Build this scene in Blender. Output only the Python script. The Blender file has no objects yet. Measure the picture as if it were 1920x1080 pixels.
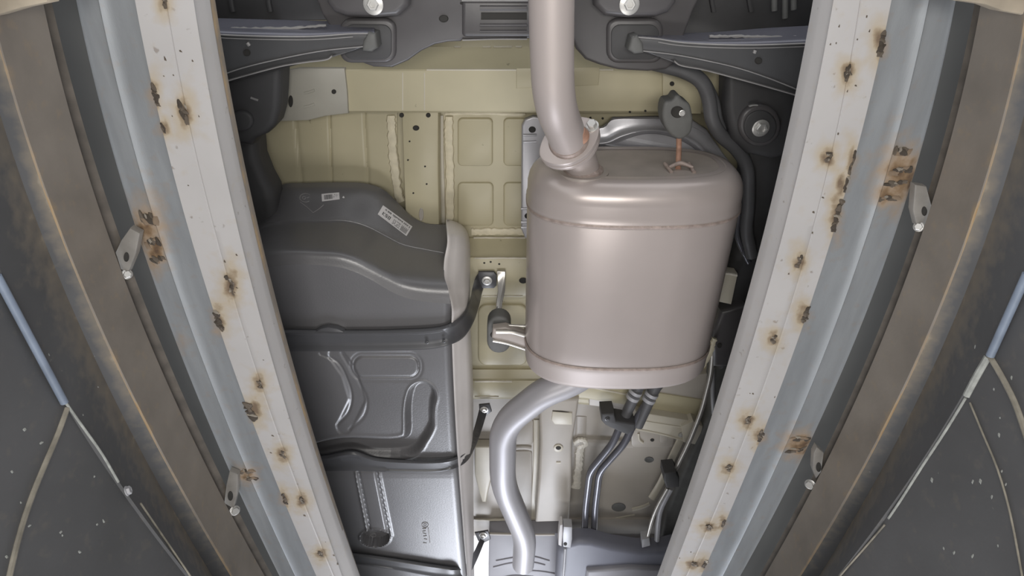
import bpy, bmesh, math, random
import numpy as np
from mathutils import Vector, Matrix
from mathutils.bvhtree import BVHTree

random.seed(7)
SC = bpy.context.scene
COL = SC.collection

# ------------------------------------------------------------------ camera, world, lights, exposure
FPX = 1100.0                       # focal length in pixels of the 1920 wide frame
TILT = math.radians(32.0)          # optical axis leans this far from the vertical
SA, CA = math.sin(TILT), math.cos(TILT)
cd = bpy.data.cameras.new('pit_camera')
cd.sensor_width = 36.0
cd.lens = FPX / 1920.0 * 36.0
cd.clip_start = 0.01
cam = bpy.data.objects.new('pit_camera', cd)
COL.objects.link(cam)
cam.matrix_world = Matrix(((1, 0, 0, 0), (0, -CA, -SA, 0), (0, SA, -CA, 0), (0, 0, 0, 1)))
SC.camera = cam

w = bpy.data.worlds.new('garage_daylight')
SC.world = w
w.use_nodes = True
w.node_tree.nodes['Background'].inputs[0].default_value = (0.95, 0.97, 1.0, 1)
w.node_tree.nodes['Background'].inputs[1].default_value = 1.3

def area(name, loc, target, sx, sy, power, color):
    l = bpy.data.lights.new(name, 'AREA')
    l.shape = 'RECTANGLE'; l.size = sx; l.size_y = sy; l.energy = power; l.color = color
    o = bpy.data.objects.new(name, l); COL.objects.link(o)
    o.location = loc
    d = Vector(target) - Vector(loc)
    o.rotation_euler = d.to_track_quat('-Z', 'Y').to_euler()
    return o
area('pit_lamp_near', (0.0, -0.15, -0.55), (0.0, 0.25, 1.0), 0.9, 0.22, 13, (1.0, 0.97, 0.92))
area('pit_lamp_middle', (0.0, 1.1, -0.75), (0.0, 1.0, 1.0), 0.8, 0.25, 8, (1.0, 0.98, 0.96))
area('pit_lamp_far', (0.0, 3.6, -0.5), (0.0, 1.2, 1.0), 1.0, 0.9, 48, (0.86, 0.9, 1.0))

SC.view_settings.view_transform = 'Standard'
SC.view_settings.look = 'None'
SC.view_settings.gamma = 1.0
SC.view_settings.exposure = 0.0
SC.view_settings.use_curve_mapping = False

# ------------------------------------------------------------------ geometry helpers
def ray(px, py):
    a, b = px - 960.0, py - 540.0
    return Vector((a, FPX * SA + b * CA, FPX * CA - b * SA))
def P(px, py, z):
    d = ray(px, py)
    return d * (z / d.z)
def PX(px, py, X):
    d = ray(px, py)
    return d * (X / d.x)
def pxm(py, z):                    # metres across one pixel at this height
    return z / ray(960, py).z

def catmull(pts, n, closed=False):
    pts = [np.array(p, float) for p in pts]
    m = len(pts)
    if m < 3 and not closed:
        return [tuple(pts[0] + (pts[-1] - pts[0]) * t) for t in np.linspace(0, 1, n + 1)]
    out = []
    segs = m if closed else m - 1
    for i in range(segs):
        if closed:
            p0, p1, p2, p3 = pts[i - 1], pts[i], pts[(i + 1) % m], pts[(i + 2) % m]
        else:
            p1, p2 = pts[i], pts[i + 1]
            p0 = pts[i - 1] if i > 0 else 2 * p1 - p2
            p3 = pts[i + 2] if i + 2 < m else 2 * p2 - p1
        a = max(np.linalg.norm(p1 - p0), 1e-6) ** .5; b = max(np.linalg.norm(p2 - p1), 1e-6) ** .5; c = max(np.linalg.norm(p3 - p2), 1e-6) ** .5
        m1 = (p2 - p1) + b * ((p1 - p0) / a - (p2 - p0) / (a + b))
        m2 = (p2 - p1) + b * ((p3 - p2) / c - (p3 - p1) / (b + c))
        for k in range(n):
            t = k / n
            out.append(tuple((2*t**3-3*t**2+1)*p1 + (t**3-2*t**2+t)*m1 + (-2*t**3+3*t**2)*p2 + (t**3-t**2)*m2))
    if not closed:
        out.append(tuple(pts[-1]))
    return out
def resample(pts, n):
    a = np.array(pts, float)
    d = np.concatenate([[0], np.cumsum(np.linalg.norm(np.diff(a, axis=0), axis=1))])
    t = np.linspace(0, d[-1], n)
    return np.stack([np.interp(t, d, a[:, k]) for k in range(a.shape[1])], 1)
def rrect(x0, y0, x1, y1, r, n=5):
    out = []
    for cx, cy, a0 in ((x1 - r, y0 + r, -90), (x1 - r, y1 - r, 0), (x0 + r, y1 - r, 90), (x0 + r, y0 + r, 180)):
        for k in range(n + 1):
            a = math.radians(a0 + 90 * k / n)
            out.append((cx + r * math.cos(a), cy + r * math.sin(a)))
    return out
def ellipse(cx, cy, rx, ry, n=24):
    return [(cx + rx * math.cos(2 * math.pi * k / n), cy + ry * math.sin(2 * math.pi * k / n)) for k in range(n)]

WORLD = {}          # object -> wanted world matrix
ROOTS = []
def link(name, me, material, parent=None, mtx=None, angle=35):
    o = bpy.data.objects.new(name, me)
    COL.objects.link(o)
    if material is not None and len(me.materials) == 0:
        me.materials.append(material)
    if parent is not None:
        o.parent = parent
    WORLD[o] = mtx.copy() if mtx is not None else Matrix.Identity(4)
    return o
def finish(me, angle=35):
    for p in me.polygons:
        p.use_smooth = True
    me.set_sharp_from_angle(angle=math.radians(angle))
    return me
def bm_obj(name, bm, material, parent=None, angle=35, recalc=True):
    if recalc:
        bmesh.ops.recalc_face_normals(bm, faces=bm.faces)
    me = bpy.data.meshes.new(name); bm.to_mesh(me); bm.free()
    finish(me, angle)
    return link(name, me, material, parent)
def thing(name, label, cat, group=None):
    o = bpy.data.objects.new(name, None); COL.objects.link(o)
    o.empty_display_size = 0.05
    o['label'] = label; o['category'] = cat
    if group: o['group'] = group
    WORLD[o] = Matrix.Identity(4); ROOTS.append(o)
    return o
def tag(o, label, cat, group=None):
    o['label'] = label; o['category'] = cat
    if group: o['group'] = group
    return o

def slab3(name, pts, up, material, parent=None, bevel=0.0, seg=2, angle=35):
    """Closed prism: outline pts (world) is the lower face, extruded by vector up; lower rim bevelled."""
    bm = bmesh.new()
    lo = [bm.verts.new(p) for p in pts]
    hi = [bm.verts.new(Vector(p) + up) for p in pts]
    n = len(lo)
    bm.faces.new(lo); bm.faces.new(hi[::-1])
    for i in range(n):
        bm.faces.new((lo[i], hi[i], hi[(i + 1) % n], lo[(i + 1) % n]))
    bmesh.ops.recalc_face_normals(bm, faces=bm.faces)
    if bevel > 0:
        s = set(lo)
        ed = [e for e in bm.edges if e.verts[0] in s and e.verts[1] in s]
        bmesh.ops.bevel(bm, geom=ed, offset=bevel, segments=seg, profile=0.5, affect='EDGES', clamp_overlap=True)
    return bm_obj(name, bm, material, parent, angle)
def slab(name, pts_px, z, h, material, parent=None, bevel=0.002, seg=2, sm=0, angle=35):
    if sm:
        pts_px = catmull(pts_px, sm, True)
    zz = z if callable(z) else (lambda x, y: z)
    return slab3(name, [P(x, y, zz(x, y)) for x, y in pts_px], Vector((0, 0, h)), material, parent, bevel, seg, angle)

def tube_pts(pts, sm):
    return [Vector(p) for p in catmull([tuple(p) for p in pts], sm)] if sm else [Vector(p) for p in pts]
def tube(name, pts, r, material, parent=None, seg=20, sm=0, cap=True, ref=Vector((0, 0, 1)), flat=1.0, wall=0.0):
    """Sweep; r number or list per point; wall>0 makes an open-ended pipe with inner wall at the last end."""
    p = tube_pts(pts, sm)
    n = len(p)
    rr = [r] * n if not hasattr(r, '__len__') else list(np.interp(np.linspace(0, 1, n), np.linspace(0, 1, len(r)), r))
    bm = bmesh.new(); rings = []
    tprev = None; u = None
    for i in range(n):
        t = (p[min(i + 1, n - 1)] - p[max(i - 1, 0)]).normalized()
        if u is None:
            a = ref if abs(t.dot(ref)) < 0.95 else Vector((1, 0, 0))
            u = (a - t * a.dot(t)).normalized()
        else:
            u = (u - t * u.dot(t)).normalized()
        v = t.cross(u)
        rings.append([bm.verts.new(p[i] + (u * math.cos(2*math.pi*k/seg) * flat + v * math.sin(2*math.pi*k/seg)) * rr[i]) for k in range(seg)])
    if wall > 0:
        t = (p[-1] - p[-2]).normalized()
        for back, f in ((0.0, 1 - wall / rr[-1]), (0.06, 1 - wall / rr[-1])):
            rings.append([bm.verts.new(p[-1] + (v0.co - p[-1]) * f - t * back) for v0 in rings[n - 1]])
    for a, b in zip(rings, rings[1:]):
        for k in range(seg):
            bm.faces.new((a[k], a[(k + 1) % seg], b[(k + 1) % seg], b[k]))
    if cap:
        bm.faces.new(rings[0]); bm.faces.new(rings[-1][::-1])
    return bm_obj(name, bm, material, parent, 40)
def fillet(pts, rad, n=6):
    """Polyline with its corners rounded."""
    p = [Vector(q) for q in pts]; out = [p[0]]
    for i in range(1, len(p) - 1):
        a = (p[i - 1] - p[i]); b = (p[i + 1] - p[i])
        d = min(rad, a.length * .48, b.length * .48)
        s, e = p[i] + a.normalized() * d, p[i] + b.normalized() * d
        for k in range(n + 1):
            t = k / n
            out.append(s * (1 - t) ** 2 + p[i] * 2 * t * (1 - t) + e * t * t)
    out.append(p[-1])
    return out
def pipe(name, tri, r, material, parent=None, rad=0.03, seg=20, **k):
    return tube(name, fillet([P(*t) for t in tri], rad), r, material, parent, seg, **k)

def grid_mesh(name, G, material, parent=None, up=0.0, angle=50, attr=None):
    """G: rows x cols of world points; up>0 closes the sheet with a skirt and back shifted upwards."""
    nv, nu = len(G), len(G[0])
    verts = [tuple(p) for row in G for p in row]
    faces = [(j*nu+i, j*nu+i+1, (j+1)*nu+i+1, (j+1)*nu+i) for j in range(nv-1) for i in range(nu-1)]
    if up:
        loop = [i for i in range(nu)] + [j*nu+nu-1 for j in range(1, nv)] + [(nv-1)*nu+i for i in range(nu-2, -1, -1)] + [j*nu for j in range(nv-2, 0, -1)]
        b = len(verts)
        upv = up if isinstance(up, (tuple, Vector)) else (0, 0, up)
        verts += [tuple(np.array(verts[k]) + np.array(upv)) for k in loop]
        n = len(loop)
        faces += [(loop[k], b + k, b + (k+1) % n, loop[(k+1) % n]) for k in range(n)]
        pos = {v: b + k for k, v in enumerate(loop)}
        for j in range(nv - 1):
            faces.append((pos[j*nu], pos[j*nu+nu-1], pos[(j+1)*nu+nu-1], pos[(j+1)*nu]))
    me = bpy.data.meshes.new(name)
    me.from_pydata(verts, [], faces)
    if attr is not None:
        for an, vals in attr.items():
            at = me.attributes.new(an, 'FLOAT', 'POINT')
            vals = list(vals) + [0.0] * (len(verts) - len(vals))
            at.data.foreach_set('value', vals)
    bm = bmesh.new(); bm.from_mesh(me); bmesh.ops.recalc_face_normals(bm, faces=bm.faces); bm.to_mesh(me); bm.free()
    finish(me, angle)
    return link(name, me, material, parent)
def loft_grid(rows, nu, nv, smu=6, smv=True, disp=None):
    R = [resample(catmull(r, smu), nu) for r in rows]
    G = []
    for c in range(nu):
        colp = [tuple(r[c]) for r in R]
        cc = catmull(colp, nv) if smv else [tuple(np.array(colp[i]) * (1 - k/nv) + np.array(colp[i+1]) * k/nv) for i in range(len(colp)-1) for k in range(nv)] + [colp[-1]]
        G.append(cc)
    T = list(map(list, zip(*G)))
    if disp is None:
        return [[P(*q) for q in row] for row in T]
    return [[P(*q) + Vector((0, 0, disp(q[0], q[1]))) for q in row] for row in T]

def sheet(name, ys, x0, x1, material, parent=None, nu=2, up=0.01, tilt=None, disp=None, sub=1):
    """Pressed sheet whose height follows a list of (py, z); x0/x1 may be functions of py."""
    fx0 = x0 if callable(x0) else (lambda y: x0); fx1 = x1 if callable(x1) else (lambda y: x1)
    Y = []
    for (a, za), (b, zb) in zip(ys, ys[1:]):
        for k in range(sub):
            Y.append((a + (b - a) * k / sub, za + (zb - za) * k / sub))
    Y.append(ys[-1])
    G = []
    for y, z in Y:
        row = []
        for k in range(nu):
            x = fx0(y) + (fx1(y) - fx0(y)) * k / (nu - 1)
            yy = y + (tilt(x, y) if tilt else 0)
            p = P(x, yy, z)
            if disp: p = p + Vector((0, 0, disp(x, yy)))
            row.append(p)
        G.append(row)
    return grid_mesh(name, G, material, parent, up, 25)

def ribbon(name, pts_px, wpx, z, thick, material, parent=None, wob=0.0, n=8, seed=1, dome=True):
    """A bead or flat band lying under a surface at height z (z is the surface, the band hangs below it)."""
    rnd = random.Random(seed)
    c = [np.array(q) for q in catmull([p + ((z,) if len(p) == 2 else ()) for p in pts_px], n)]
    G = []
    for i, q in enumerate(c):
        t = c[min(i+1, len(c)-1)] - c[max(i-1, 0)]
        t = t[:2] / (np.linalg.norm(t[:2]) + 1e-9); nn = np.array((-t[1], t[0]))
        wl = wpx / 2 * (1 + wob * rnd.uniform(-1, 1)); wr = wpx / 2 * (1 + wob * rnd.uniform(-1, 1))
        prof = ((-1, 0), (-.8, .75), (-.35, 1), (.35, 1 - .3 * wob * rnd.random()), (.8, .75), (1, 0)) if dome else ((-1, 0), (-1, 1), (1, 1), (1, 0))
        row = []
        for s, hgt in prof:
            k = wl if s < 0 else wr
            row.append(P(q[0] + nn[0]*s*k, q[1] + nn[1]*s*k, q[2]) - Vector((0, 0, hgt * thick)))
        G.append(row)
    return grid_mesh(name, G, material, parent, 0.002, 40)

def rot_to(nrm):
    return Vector((0, 0, -1)).rotation_difference(Vector(nrm).normalized()).to_matrix().to_4x4()
MESHES = {}
def bolt_mesh(washer=1.6, hexh=0.7, socket=True):
    key = ('bolt', washer, hexh, socket)
    if key in MESHES: return MESHES[key]
    bm = bmesh.new()
    def ring(r, z, n, ph=0):
        return [bm.verts.new((r*math.cos(2*math.pi*k/n+ph), r*math.sin(2*math.pi*k/n+ph), z)) for k in range(n)]
    def wallf(a, b):
        n = len(a)
        for k in range(n): bm.faces.new((a[k], a[(k+1) % n], b[(k+1) % n], b[k]))
    a, b, c = ring(washer, 0, 24), ring(washer, -.18, 24), ring(washer*.78, -.3, 24)
    wallf(a, b); wallf(b, c); bm.faces.new(c); bm.faces.new(a[::-1])
    d, e, f = ring(1, -.25, 6), ring(1, -.25-hexh*.85, 6), ring(.86, -.25-hexh, 6)
    wallf(d, e); wallf(e, f)
    if socket:
        g = ring(.55, -.25-hexh, 6); h = ring(.5, -.25-hexh*.6, 6)
        wallf(f, g); wallf(g, h); bm.faces.new(h)
    else:
        bm.faces.new(f)
    bmesh.ops.recalc_face_normals(bm, faces=bm.faces)
    me = bpy.data.meshes.new('bolt'); bm.to_mesh(me); bm.free(); finish(me, 30)
    MESHES[key] = me
    return me
def bolt(px, py, z, rpx, material, parent, nrm=(0, 0, -1), name='bolt', **k):
    me = bolt_mesh(**k)
    if material.name not in [m.name for m in me.materials]:
        me = me.copy(); me.materials.clear(); me.materials.append(material)
    s = rpx * pxm(py, z)
    return link(name, me, material, parent, Matrix.Translation(P(px, py, z)) @ rot_to(nrm) @ Matrix.Scale(s, 4))
def hole(px, py, z, rx, ry, parent, name='hole', material=None):
    """A hole drawn as a rim ring and a flat disc; its inner shade is only colour."""
    bm = bmesh.new()
    def ring(f, dz):
        return [bm.verts.new(P(x, y, z) + Vector((0, 0, dz))) for x, y in ellipse(px, py, rx*f, ry*f, 20)]
    a, b, c = ring(1.12, 0.0), ring(1.0, -0.0012), ring(0.92, -0.0006)
    for p, q in ((a, b), (b, c)):
        for k in range(20): bm.faces.new((p[k], p[(k+1) % 20], q[(k+1) % 20], q[k]))
    bm.faces.new(c)
    return bm_obj(name, bm, material or M['hole_shade'], parent)
def blob_mesh(kind, seed):
    key = ('blob', kind, seed)
    if key in MESHES: return MESHES[key]
    rnd = random.Random(seed * 31 + len(kind))
    bm = bmesh.new()
    bmesh.ops.create_icosphere(bm, subdivisions=3, radius=1.0)
    bumps = [(Vector((rnd.uniform(-1, 1), rnd.uniform(-1, 1), rnd.uniform(-.6, .6))).normalized(), rnd.uniform(.2, .5), rnd.uniform(.15, .4)) for _ in range(16)]
    for v in bm.verts:
        s = 0.75
        for d, wd, h in bumps:
            s += h * math.exp(-((v.co.normalized() - d).length / wd) ** 2)
        v.co = v.co.normalized() * s
    me = bpy.data.meshes.new('weld_bead'); bm.to_mesh(me); bm.free(); finish(me, 60)
    MESHES[key] = me
    return me

# ------------------------------------------------------------------ materials; dark tones lifted to stand in for haze
M = {}
def mat(name, color, rough=0.5, metal=0.0, var=0.08, scale=14.0, bump=0.0, bscale=120.0, spot=None, spots=0.0, spscale=40.0, rust=None, coat=0.0, stretch=None, spec=0.5):
    m = bpy.data.materials.new(name); m.use_nodes = True
    nt = m.node_tree; N = nt.nodes; L = nt.links
    bs = N['Principled BSDF']
    bs.inputs['Roughness'].default_value = rough
    bs.inputs['Metallic'].default_value = metal
    bs.inputs['Coat Weight'].default_value = coat
    bs.inputs['Specular IOR Level'].default_value = spec
    tc = N.new('ShaderNodeTexCoord')
    src = tc.outputs['Object']
    if stretch:
        mp = N.new('ShaderNodeMapping'); mp.inputs['Scale'].default_value = stretch
        L.new(src, mp.inputs['Vector']); src = mp.outputs['Vector']
    nz = N.new('ShaderNodeTexNoise'); nz.inputs['Scale'].default_value = scale; nz.inputs['Detail'].default_value = 6
    L.new(src, nz.inputs['Vector'])
    rp = N.new('ShaderNodeValToRGB')
    c = np.array(color[:3])
    rp.color_ramp.elements[0].position = 0.3; rp.color_ramp.elements[1].position = 0.7
    rp.color_ramp.elements[0].color = (*(c * (1 - var)), 1); rp.color_ramp.elements[1].color = (*np.clip(c * (1 + var), 0, 1), 1)
    L.new(nz.outputs['Fac'], rp.inputs['Fac'])
    out = rp.outputs['Color']
    def mixc(fac, a, bcol):
        mx = N.new('ShaderNodeMix'); mx.data_type = 'RGBA'
        L.new(fac, mx.inputs[0]); L.new(a, mx.inputs[6]); mx.inputs[7].default_value = (*bcol, 1)
        return mx.outputs[2]
    def ramp(fac, a, b):
        mr = N.new('ShaderNodeMapRange'); mr.inputs[1].default_value = a; mr.inputs[2].default_value = b
        L.new(fac, mr.inputs[0]); return mr.outputs[0]
    if spot is not None:
        n2 = N.new('ShaderNodeTexNoise'); n2.inputs['Scale'].default_value = spscale; n2.inputs['Detail'].default_value = 3
        L.new(src, n2.inputs['Vector'])
        out = mixc(ramp(n2.outputs['Fac'], 0.72 - spots, 0.78 - spots), out, spot)
    if rust:
        at = N.new('ShaderNodeAttribute'); at.attribute_name = 'rust'
        n3 = N.new('ShaderNodeTexNoise'); n3.inputs['Scale'].default_value = 55; n3.inputs['Detail'].default_value = 8
        L.new(tc.outputs['Object'], n3.inputs['Vector'])
        ad = N.new('ShaderNodeMath'); ad.operation = 'MULTIPLY_ADD'
        L.new(n3.outputs['Fac'], ad.inputs[0]); ad.inputs[1].default_value = 0.9; L.new(at.outputs['Fac'], ad.inputs[2])
        out = mixc(ramp(ad.outputs[0], 0.52, 1.25), out, rust[0])
        out = mixc(ramp(ad.outputs[0], 1.05, 1.4), out, rust[1])
        rr = N.new('ShaderNodeMapRange'); rr.inputs[1].default_value = .8; rr.inputs[2].default_value = 1.3
        rr.inputs[3].default_value = rough; rr.inputs[4].default_value = 0.85
        L.new(ad.outputs[0], rr.inputs[0]); L.new(rr.outputs[0], bs.inputs['Roughness'])
        if metal > 0:
            rm = N.new('ShaderNodeMapRange'); rm.inputs[1].default_value = .6; rm.inputs[2].default_value = 1.1
            rm.inputs[3].default_value = metal; rm.inputs[4].default_value = 0.0
            L.new(ad.outputs[0], rm.inputs[0]); L.new(rm.outputs[0], bs.inputs['Metallic'])
    L.new(out, bs.inputs['Base Color'])
    if bump > 0:
        nb = N.new('ShaderNodeTexNoise'); nb.inputs['Scale'].default_value = bscale; nb.inputs['Detail'].default_value = 5
        L.new(src, nb.inputs['Vector'])
        bp = N.new('ShaderNodeBump'); bp.inputs['Strength'].default_value = bump; bp.inputs['Distance'].default_value = 0.002
        L.new(nb.outputs['Fac'], bp.inputs['Height']); L.new(bp.outputs['Normal'], bs.inputs['Normal'])
    M[name] = m
    return m
RUST = ((0.42, 0.34, 0.23), (0.17, 0.12, 0.08))
mat('white_paint', (0.46, 0.445, 0.44), 0.5, 0, 0.04, 9, 0.06, 90, spot=(0.30, 0.27, 0.25), spots=0.03, spscale=70, rust=RUST)
mat('galvanized', (0.305, 0.322, 0.34), 0.5, 0.35, 0.10, 8, 0.08, 140, rust=((0.33, 0.22, 0.12), (0.10, 0.06, 0.035)), stretch=(6, 1, 6))
mat('brown_steel', (0.235, 0.205, 0.175), 0.62, 0.1, 0.16, 10, 0.15, 90, rust=((0.42, 0.29, 0.15), (0.26, 0.16, 0.08)))
mat('wall_steel', (0.085, 0.085, 0.088), 0.6, 0.0, 0.16, 6, 0.2, 60, spot=(0.2, 0.2, 0.19), spots=-0.02, spscale=90, rust=((0.22, 0.185, 0.14), (0.33, 0.29, 0.23)))
mat('gap_shade', (0.055, 0.055, 0.053), 0.85, 0, 0.1, 6)
mat('flange_dark', (0.10, 0.085, 0.07), 0.7, 0.0, 0.3, 30)
mat('pit_floor', (0.12, 0.115, 0.11), 0.85, 0, 0.2, 3, 0.3, 40)
mat('seam', (0.34, 0.35, 0.33), 0.55, 0, 0.3, 60, 0.3, 150)
mat('seam_tan', (0.24, 0.22, 0.18), 0.6, 0, 0.35, 40, 0.3, 150)
mat('conduit_blue', (0.20, 0.24, 0.31), 0.45, 0, 0.2, 20, 0.1)
mat('weld', (0.19, 0.155, 0.12), 0.42, 0.55, 0.5, 300, 0.6, 400)
mat('rust_crust', (0.30, 0.22, 0.15), 0.6, 0.1, 0.4, 200, 0.6, 300)
mat('weld_dark', (0.10, 0.08, 0.062), 0.5, 0.4, 0.5, 300, 0.6, 400)
mat('weld_bright', (0.45, 0.40, 0.33), 0.35, 0.7, 0.4, 300, 0.6, 400)
mat('bracket_steel', (0.27, 0.255, 0.235), 0.5, 0.2, 0.15, 30, 0.1)
mat('tan_plate', (0.42, 0.36, 0.28), 0.55, 0.1, 0.2, 20, 0.1)
mat('beige', (0.47, 0.425, 0.29), 0.38, 0.0, 0.07, 7, 0.05, 60, spot=(0.27, 0.24, 0.16), spots=-0.01, spscale=55)
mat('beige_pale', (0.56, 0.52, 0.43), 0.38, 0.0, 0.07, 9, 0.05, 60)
mat('beige_grey', (0.43, 0.395, 0.35), 0.42, 0.0, 0.08, 7, 0.05, 60)
mat('grey_plate', (0.36, 0.345, 0.30), 0.42, 0.0, 0.09, 10, 0.05)
mat('sealant', (0.66, 0.60, 0.45), 0.5, 0, 0.10, 60, 0.5, 130)
mat('sealant_white', (0.72, 0.68, 0.60), 0.35, 0, 0.12, 80, 0.9, 160)
mat('hole_shade', (0.03, 0.028, 0.025), 0.8, 0, 0.1)  # dark colour stands in for the shade inside holes and slots
mat('dark_steel', (0.085, 0.08, 0.082), 0.38, 0.0, 0.14, 10, 0.05, 80)
mat('arm_steel', (0.075, 0.075, 0.078), 0.30, 0.0, 0.10, 10, 0.04, 90, coat=0.2)
mat('arm_flange', (0.15, 0.15, 0.18), 0.27, 0.2, 0.06, 10)  # paler and bluer than arm_steel, its reflection put into the colour
mat('arm_edge', (0.30, 0.29, 0.285), 0.35, 0.0, 0.10, 30)  # pale steel carrying painted edge highlights; also welds and a scratch
mat('black_rubber', (0.055, 0.054, 0.056), 0.6, 0, 0.12, 20, 0.1)
mat('rubber_grey', (0.12, 0.12, 0.115), 0.6, 0, 0.15, 30, 0.1)
mat('tank_plastic', (0.118, 0.115, 0.119), 0.33, 0.0, 0.07, 6, 0.10, 260, spec=0.95)
mat('tank_shield', (0.72, 0.68, 0.66), 0.42, 0.1, 0.05, 10, 0.05)
mat('strap_steel', (0.075, 0.075, 0.08), 0.33, 0.0, 0.08, 12)
mat('exhaust', (0.45, 0.395, 0.375), 0.28, 0.25, 0.035, 8, 0.03, 60)
mat('exhaust_front', (0.45, 0.395, 0.375), 0.46, 0.2, 0.035, 8, 0.03, 60)
mat('exhaust_end', (0.40, 0.355, 0.325), 0.5, 0.2, 0.12, 18, 0.08, 60)
mat('exhaust_weld', (0.36, 0.29, 0.26), 0.5, 0.2, 0.2, 80, 0.6, 200)
mat('tailpipe', (0.44, 0.43, 0.455), 0.42, 0.3, 0.03, 8, 0.05, 40)
mat('flange_rust', (0.42, 0.24, 0.17), 0.6, 0.1, 0.2, 60, 0.2)
mat('shield_alu', (0.46, 0.455, 0.48), 0.33, 0.4, 0.04, 10, 0.04)
mat('bolt_zinc', (0.60, 0.59, 0.57), 0.35, 0.6, 0.1, 40)
mat('line_steel', (0.13, 0.13, 0.15), 0.25, 0.3, 0.06, 20)
mat('pipe_bright', (0.48, 0.46, 0.43), 0.25, 0.6, 0.08, 20)
mat('hose', (0.10, 0.10, 0.105), 0.45, 0, 0.1, 20)
mat('bumper', (0.18, 0.185, 0.225), 0.45, 0, 0.06, 8)
mat('bumper_grey', (0.30, 0.295, 0.32), 0.45, 0, 0.08, 8)
mat('clip_grey', (0.42, 0.42, 0.44), 0.4, 0.1, 0.1, 30)
mat('paper', (0.62, 0.60, 0.60), 0.55, 0, 0.03, 30)
mat('print', (0.10, 0.10, 0.10), 0.6, 0, 0.05)
mat('emboss', (0.27, 0.26, 0.26), 0.4, 0, 0.05)

# ------------------------------------------------------------------ pit structure: walls, floor, rails
TR = {  # traced rail lines, py -> px
 'L': {
  'lip':   [(0, 397), (360, 463), (480, 491), (540, 509), (680, 543), (840, 592), (1080, 671)],
  'lipa':  [(0, 386), (360, 452), (540, 498), (680, 533), (840, 585), (1080, 665)],
  'inner': [(0, 362), (360, 432), (540, 474), (680, 509), (840, 560), (1080, 642)],
  'mid':   [(0, 308), (360, 382), (680, 474), (960, 573), (1073, 622)],
  'outer': [(0, 253), (360, 334), (680, 433), (720, 447), (960, 543), (1080, 592)],
  'ridge': [(0, 190), (360, 280), (720, 400), (1080, 557)],
  'chan':  [(0, 157), (360, 245), (720, 357), (1080, 522)],
  'beamb': [(0, 97), (360, 193), (720, 337), (1080, 510)],
  'beam':  [(0, 80), (360, 175), (720, 315), (1080, 496)],
  'arris': [(0, -28), (77, 0), (360, 83), (720, 233), (1080, 433)],
  'seam':  [(507, 0), (630, 62), (756, 127), (922, 236), (1080, 355)]},
 'R': {
  'lip':   [(0, 1532), (360, 1458), (720, 1359), (1080, 1237)],
  'lipa':  [(0, 1538), (360, 1463), (720, 1363), (1080, 1241)],
  'inner': [(0, 1563), (360, 1488), (720, 1386), (1080, 1258)],
  'mid':   [(0, 1615), (360, 1548), (720, 1432), (1080, 1290)],
  'outer': [(0, 1671), (360, 1587), (720, 1464), (1080, 1315)],
  'ridge': [(0, 1735), (360, 1650), (720, 1515), (1080, 1353)],
  'chan':  [(0, 1783), (360, 1715), (720, 1573), (1080, 1398)],
  'beamb': [(0, 1828), (360, 1742), (720, 1603), (1080, 1424)],
  'beam':  [(0, 1840), (360, 1755), (720, 1617), (1080, 1434)],
  'arris': [(70, 1920), (360, 1842), (720, 1703), (1080, 1501)],
  'seam':  [(507, 1920), (610, 1878), (720, 1820), (900, 1698), (1080, 1573)]}}
FIT = {s: {k: np.polyfit([a for a, b in v], [b for a, b in v], 2) for k, v in d.items()} for s, d in TR.items()}
def LN(s, k, py, off=0.0):
    """Fitted line; continues straight past the ends of the trace."""
    f = FIT[s][k]
    lo, hi = -60.0, 1140.0
    q = min(max(py, lo), hi)
    return float(np.polyval(f, q) + (2 * f[0] * q + f[1]) * (py - q)) + off

PYS = np.concatenate([np.linspace(-330, -20, 14), np.linspace(0, 1080, 217), np.linspace(1100, 1420, 14)])
def strip_mesh(name, side, keys, material, parent, up=0.03, sub=6, rustpts=None, angle=30, edge=None):
    """keys: list of (line, z, pixel offset towards the pit centre, extra world offset); ruled faces between them."""
    sg = 1 if side == 'L' else -1
    G = []; at = []
    for py in PYS:
        base = []
        for kk in keys:
            k, z = kk[0], kk[1]
            off = kk[2] if len(kk) > 2 else 0
            base.append((LN(side, k, py) + sg * off, py, z))
        row = []
        for a, b in zip(base, base[1:]):
            for t in range(sub):
                row.append(tuple(np.array(a) + (np.array(b) - np.array(a)) * t / sub))
        row.append(base[-1])
        G.append([P(*q) for q in row])
        for q in row:
            v = 0.0
            if rustpts:
                for (rx, ry, sx, sy, am) in rustpts:
                    v = max(v, am * math.exp(-((q[0]-rx)/sx)**2 - ((q[1]-ry)/sy)**2))
            if edge:
                v = max(v, edge(q, row))
            at.append(v)
    return grid_mesh(name, G, material, parent, up, angle, {'rust': at})

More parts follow.
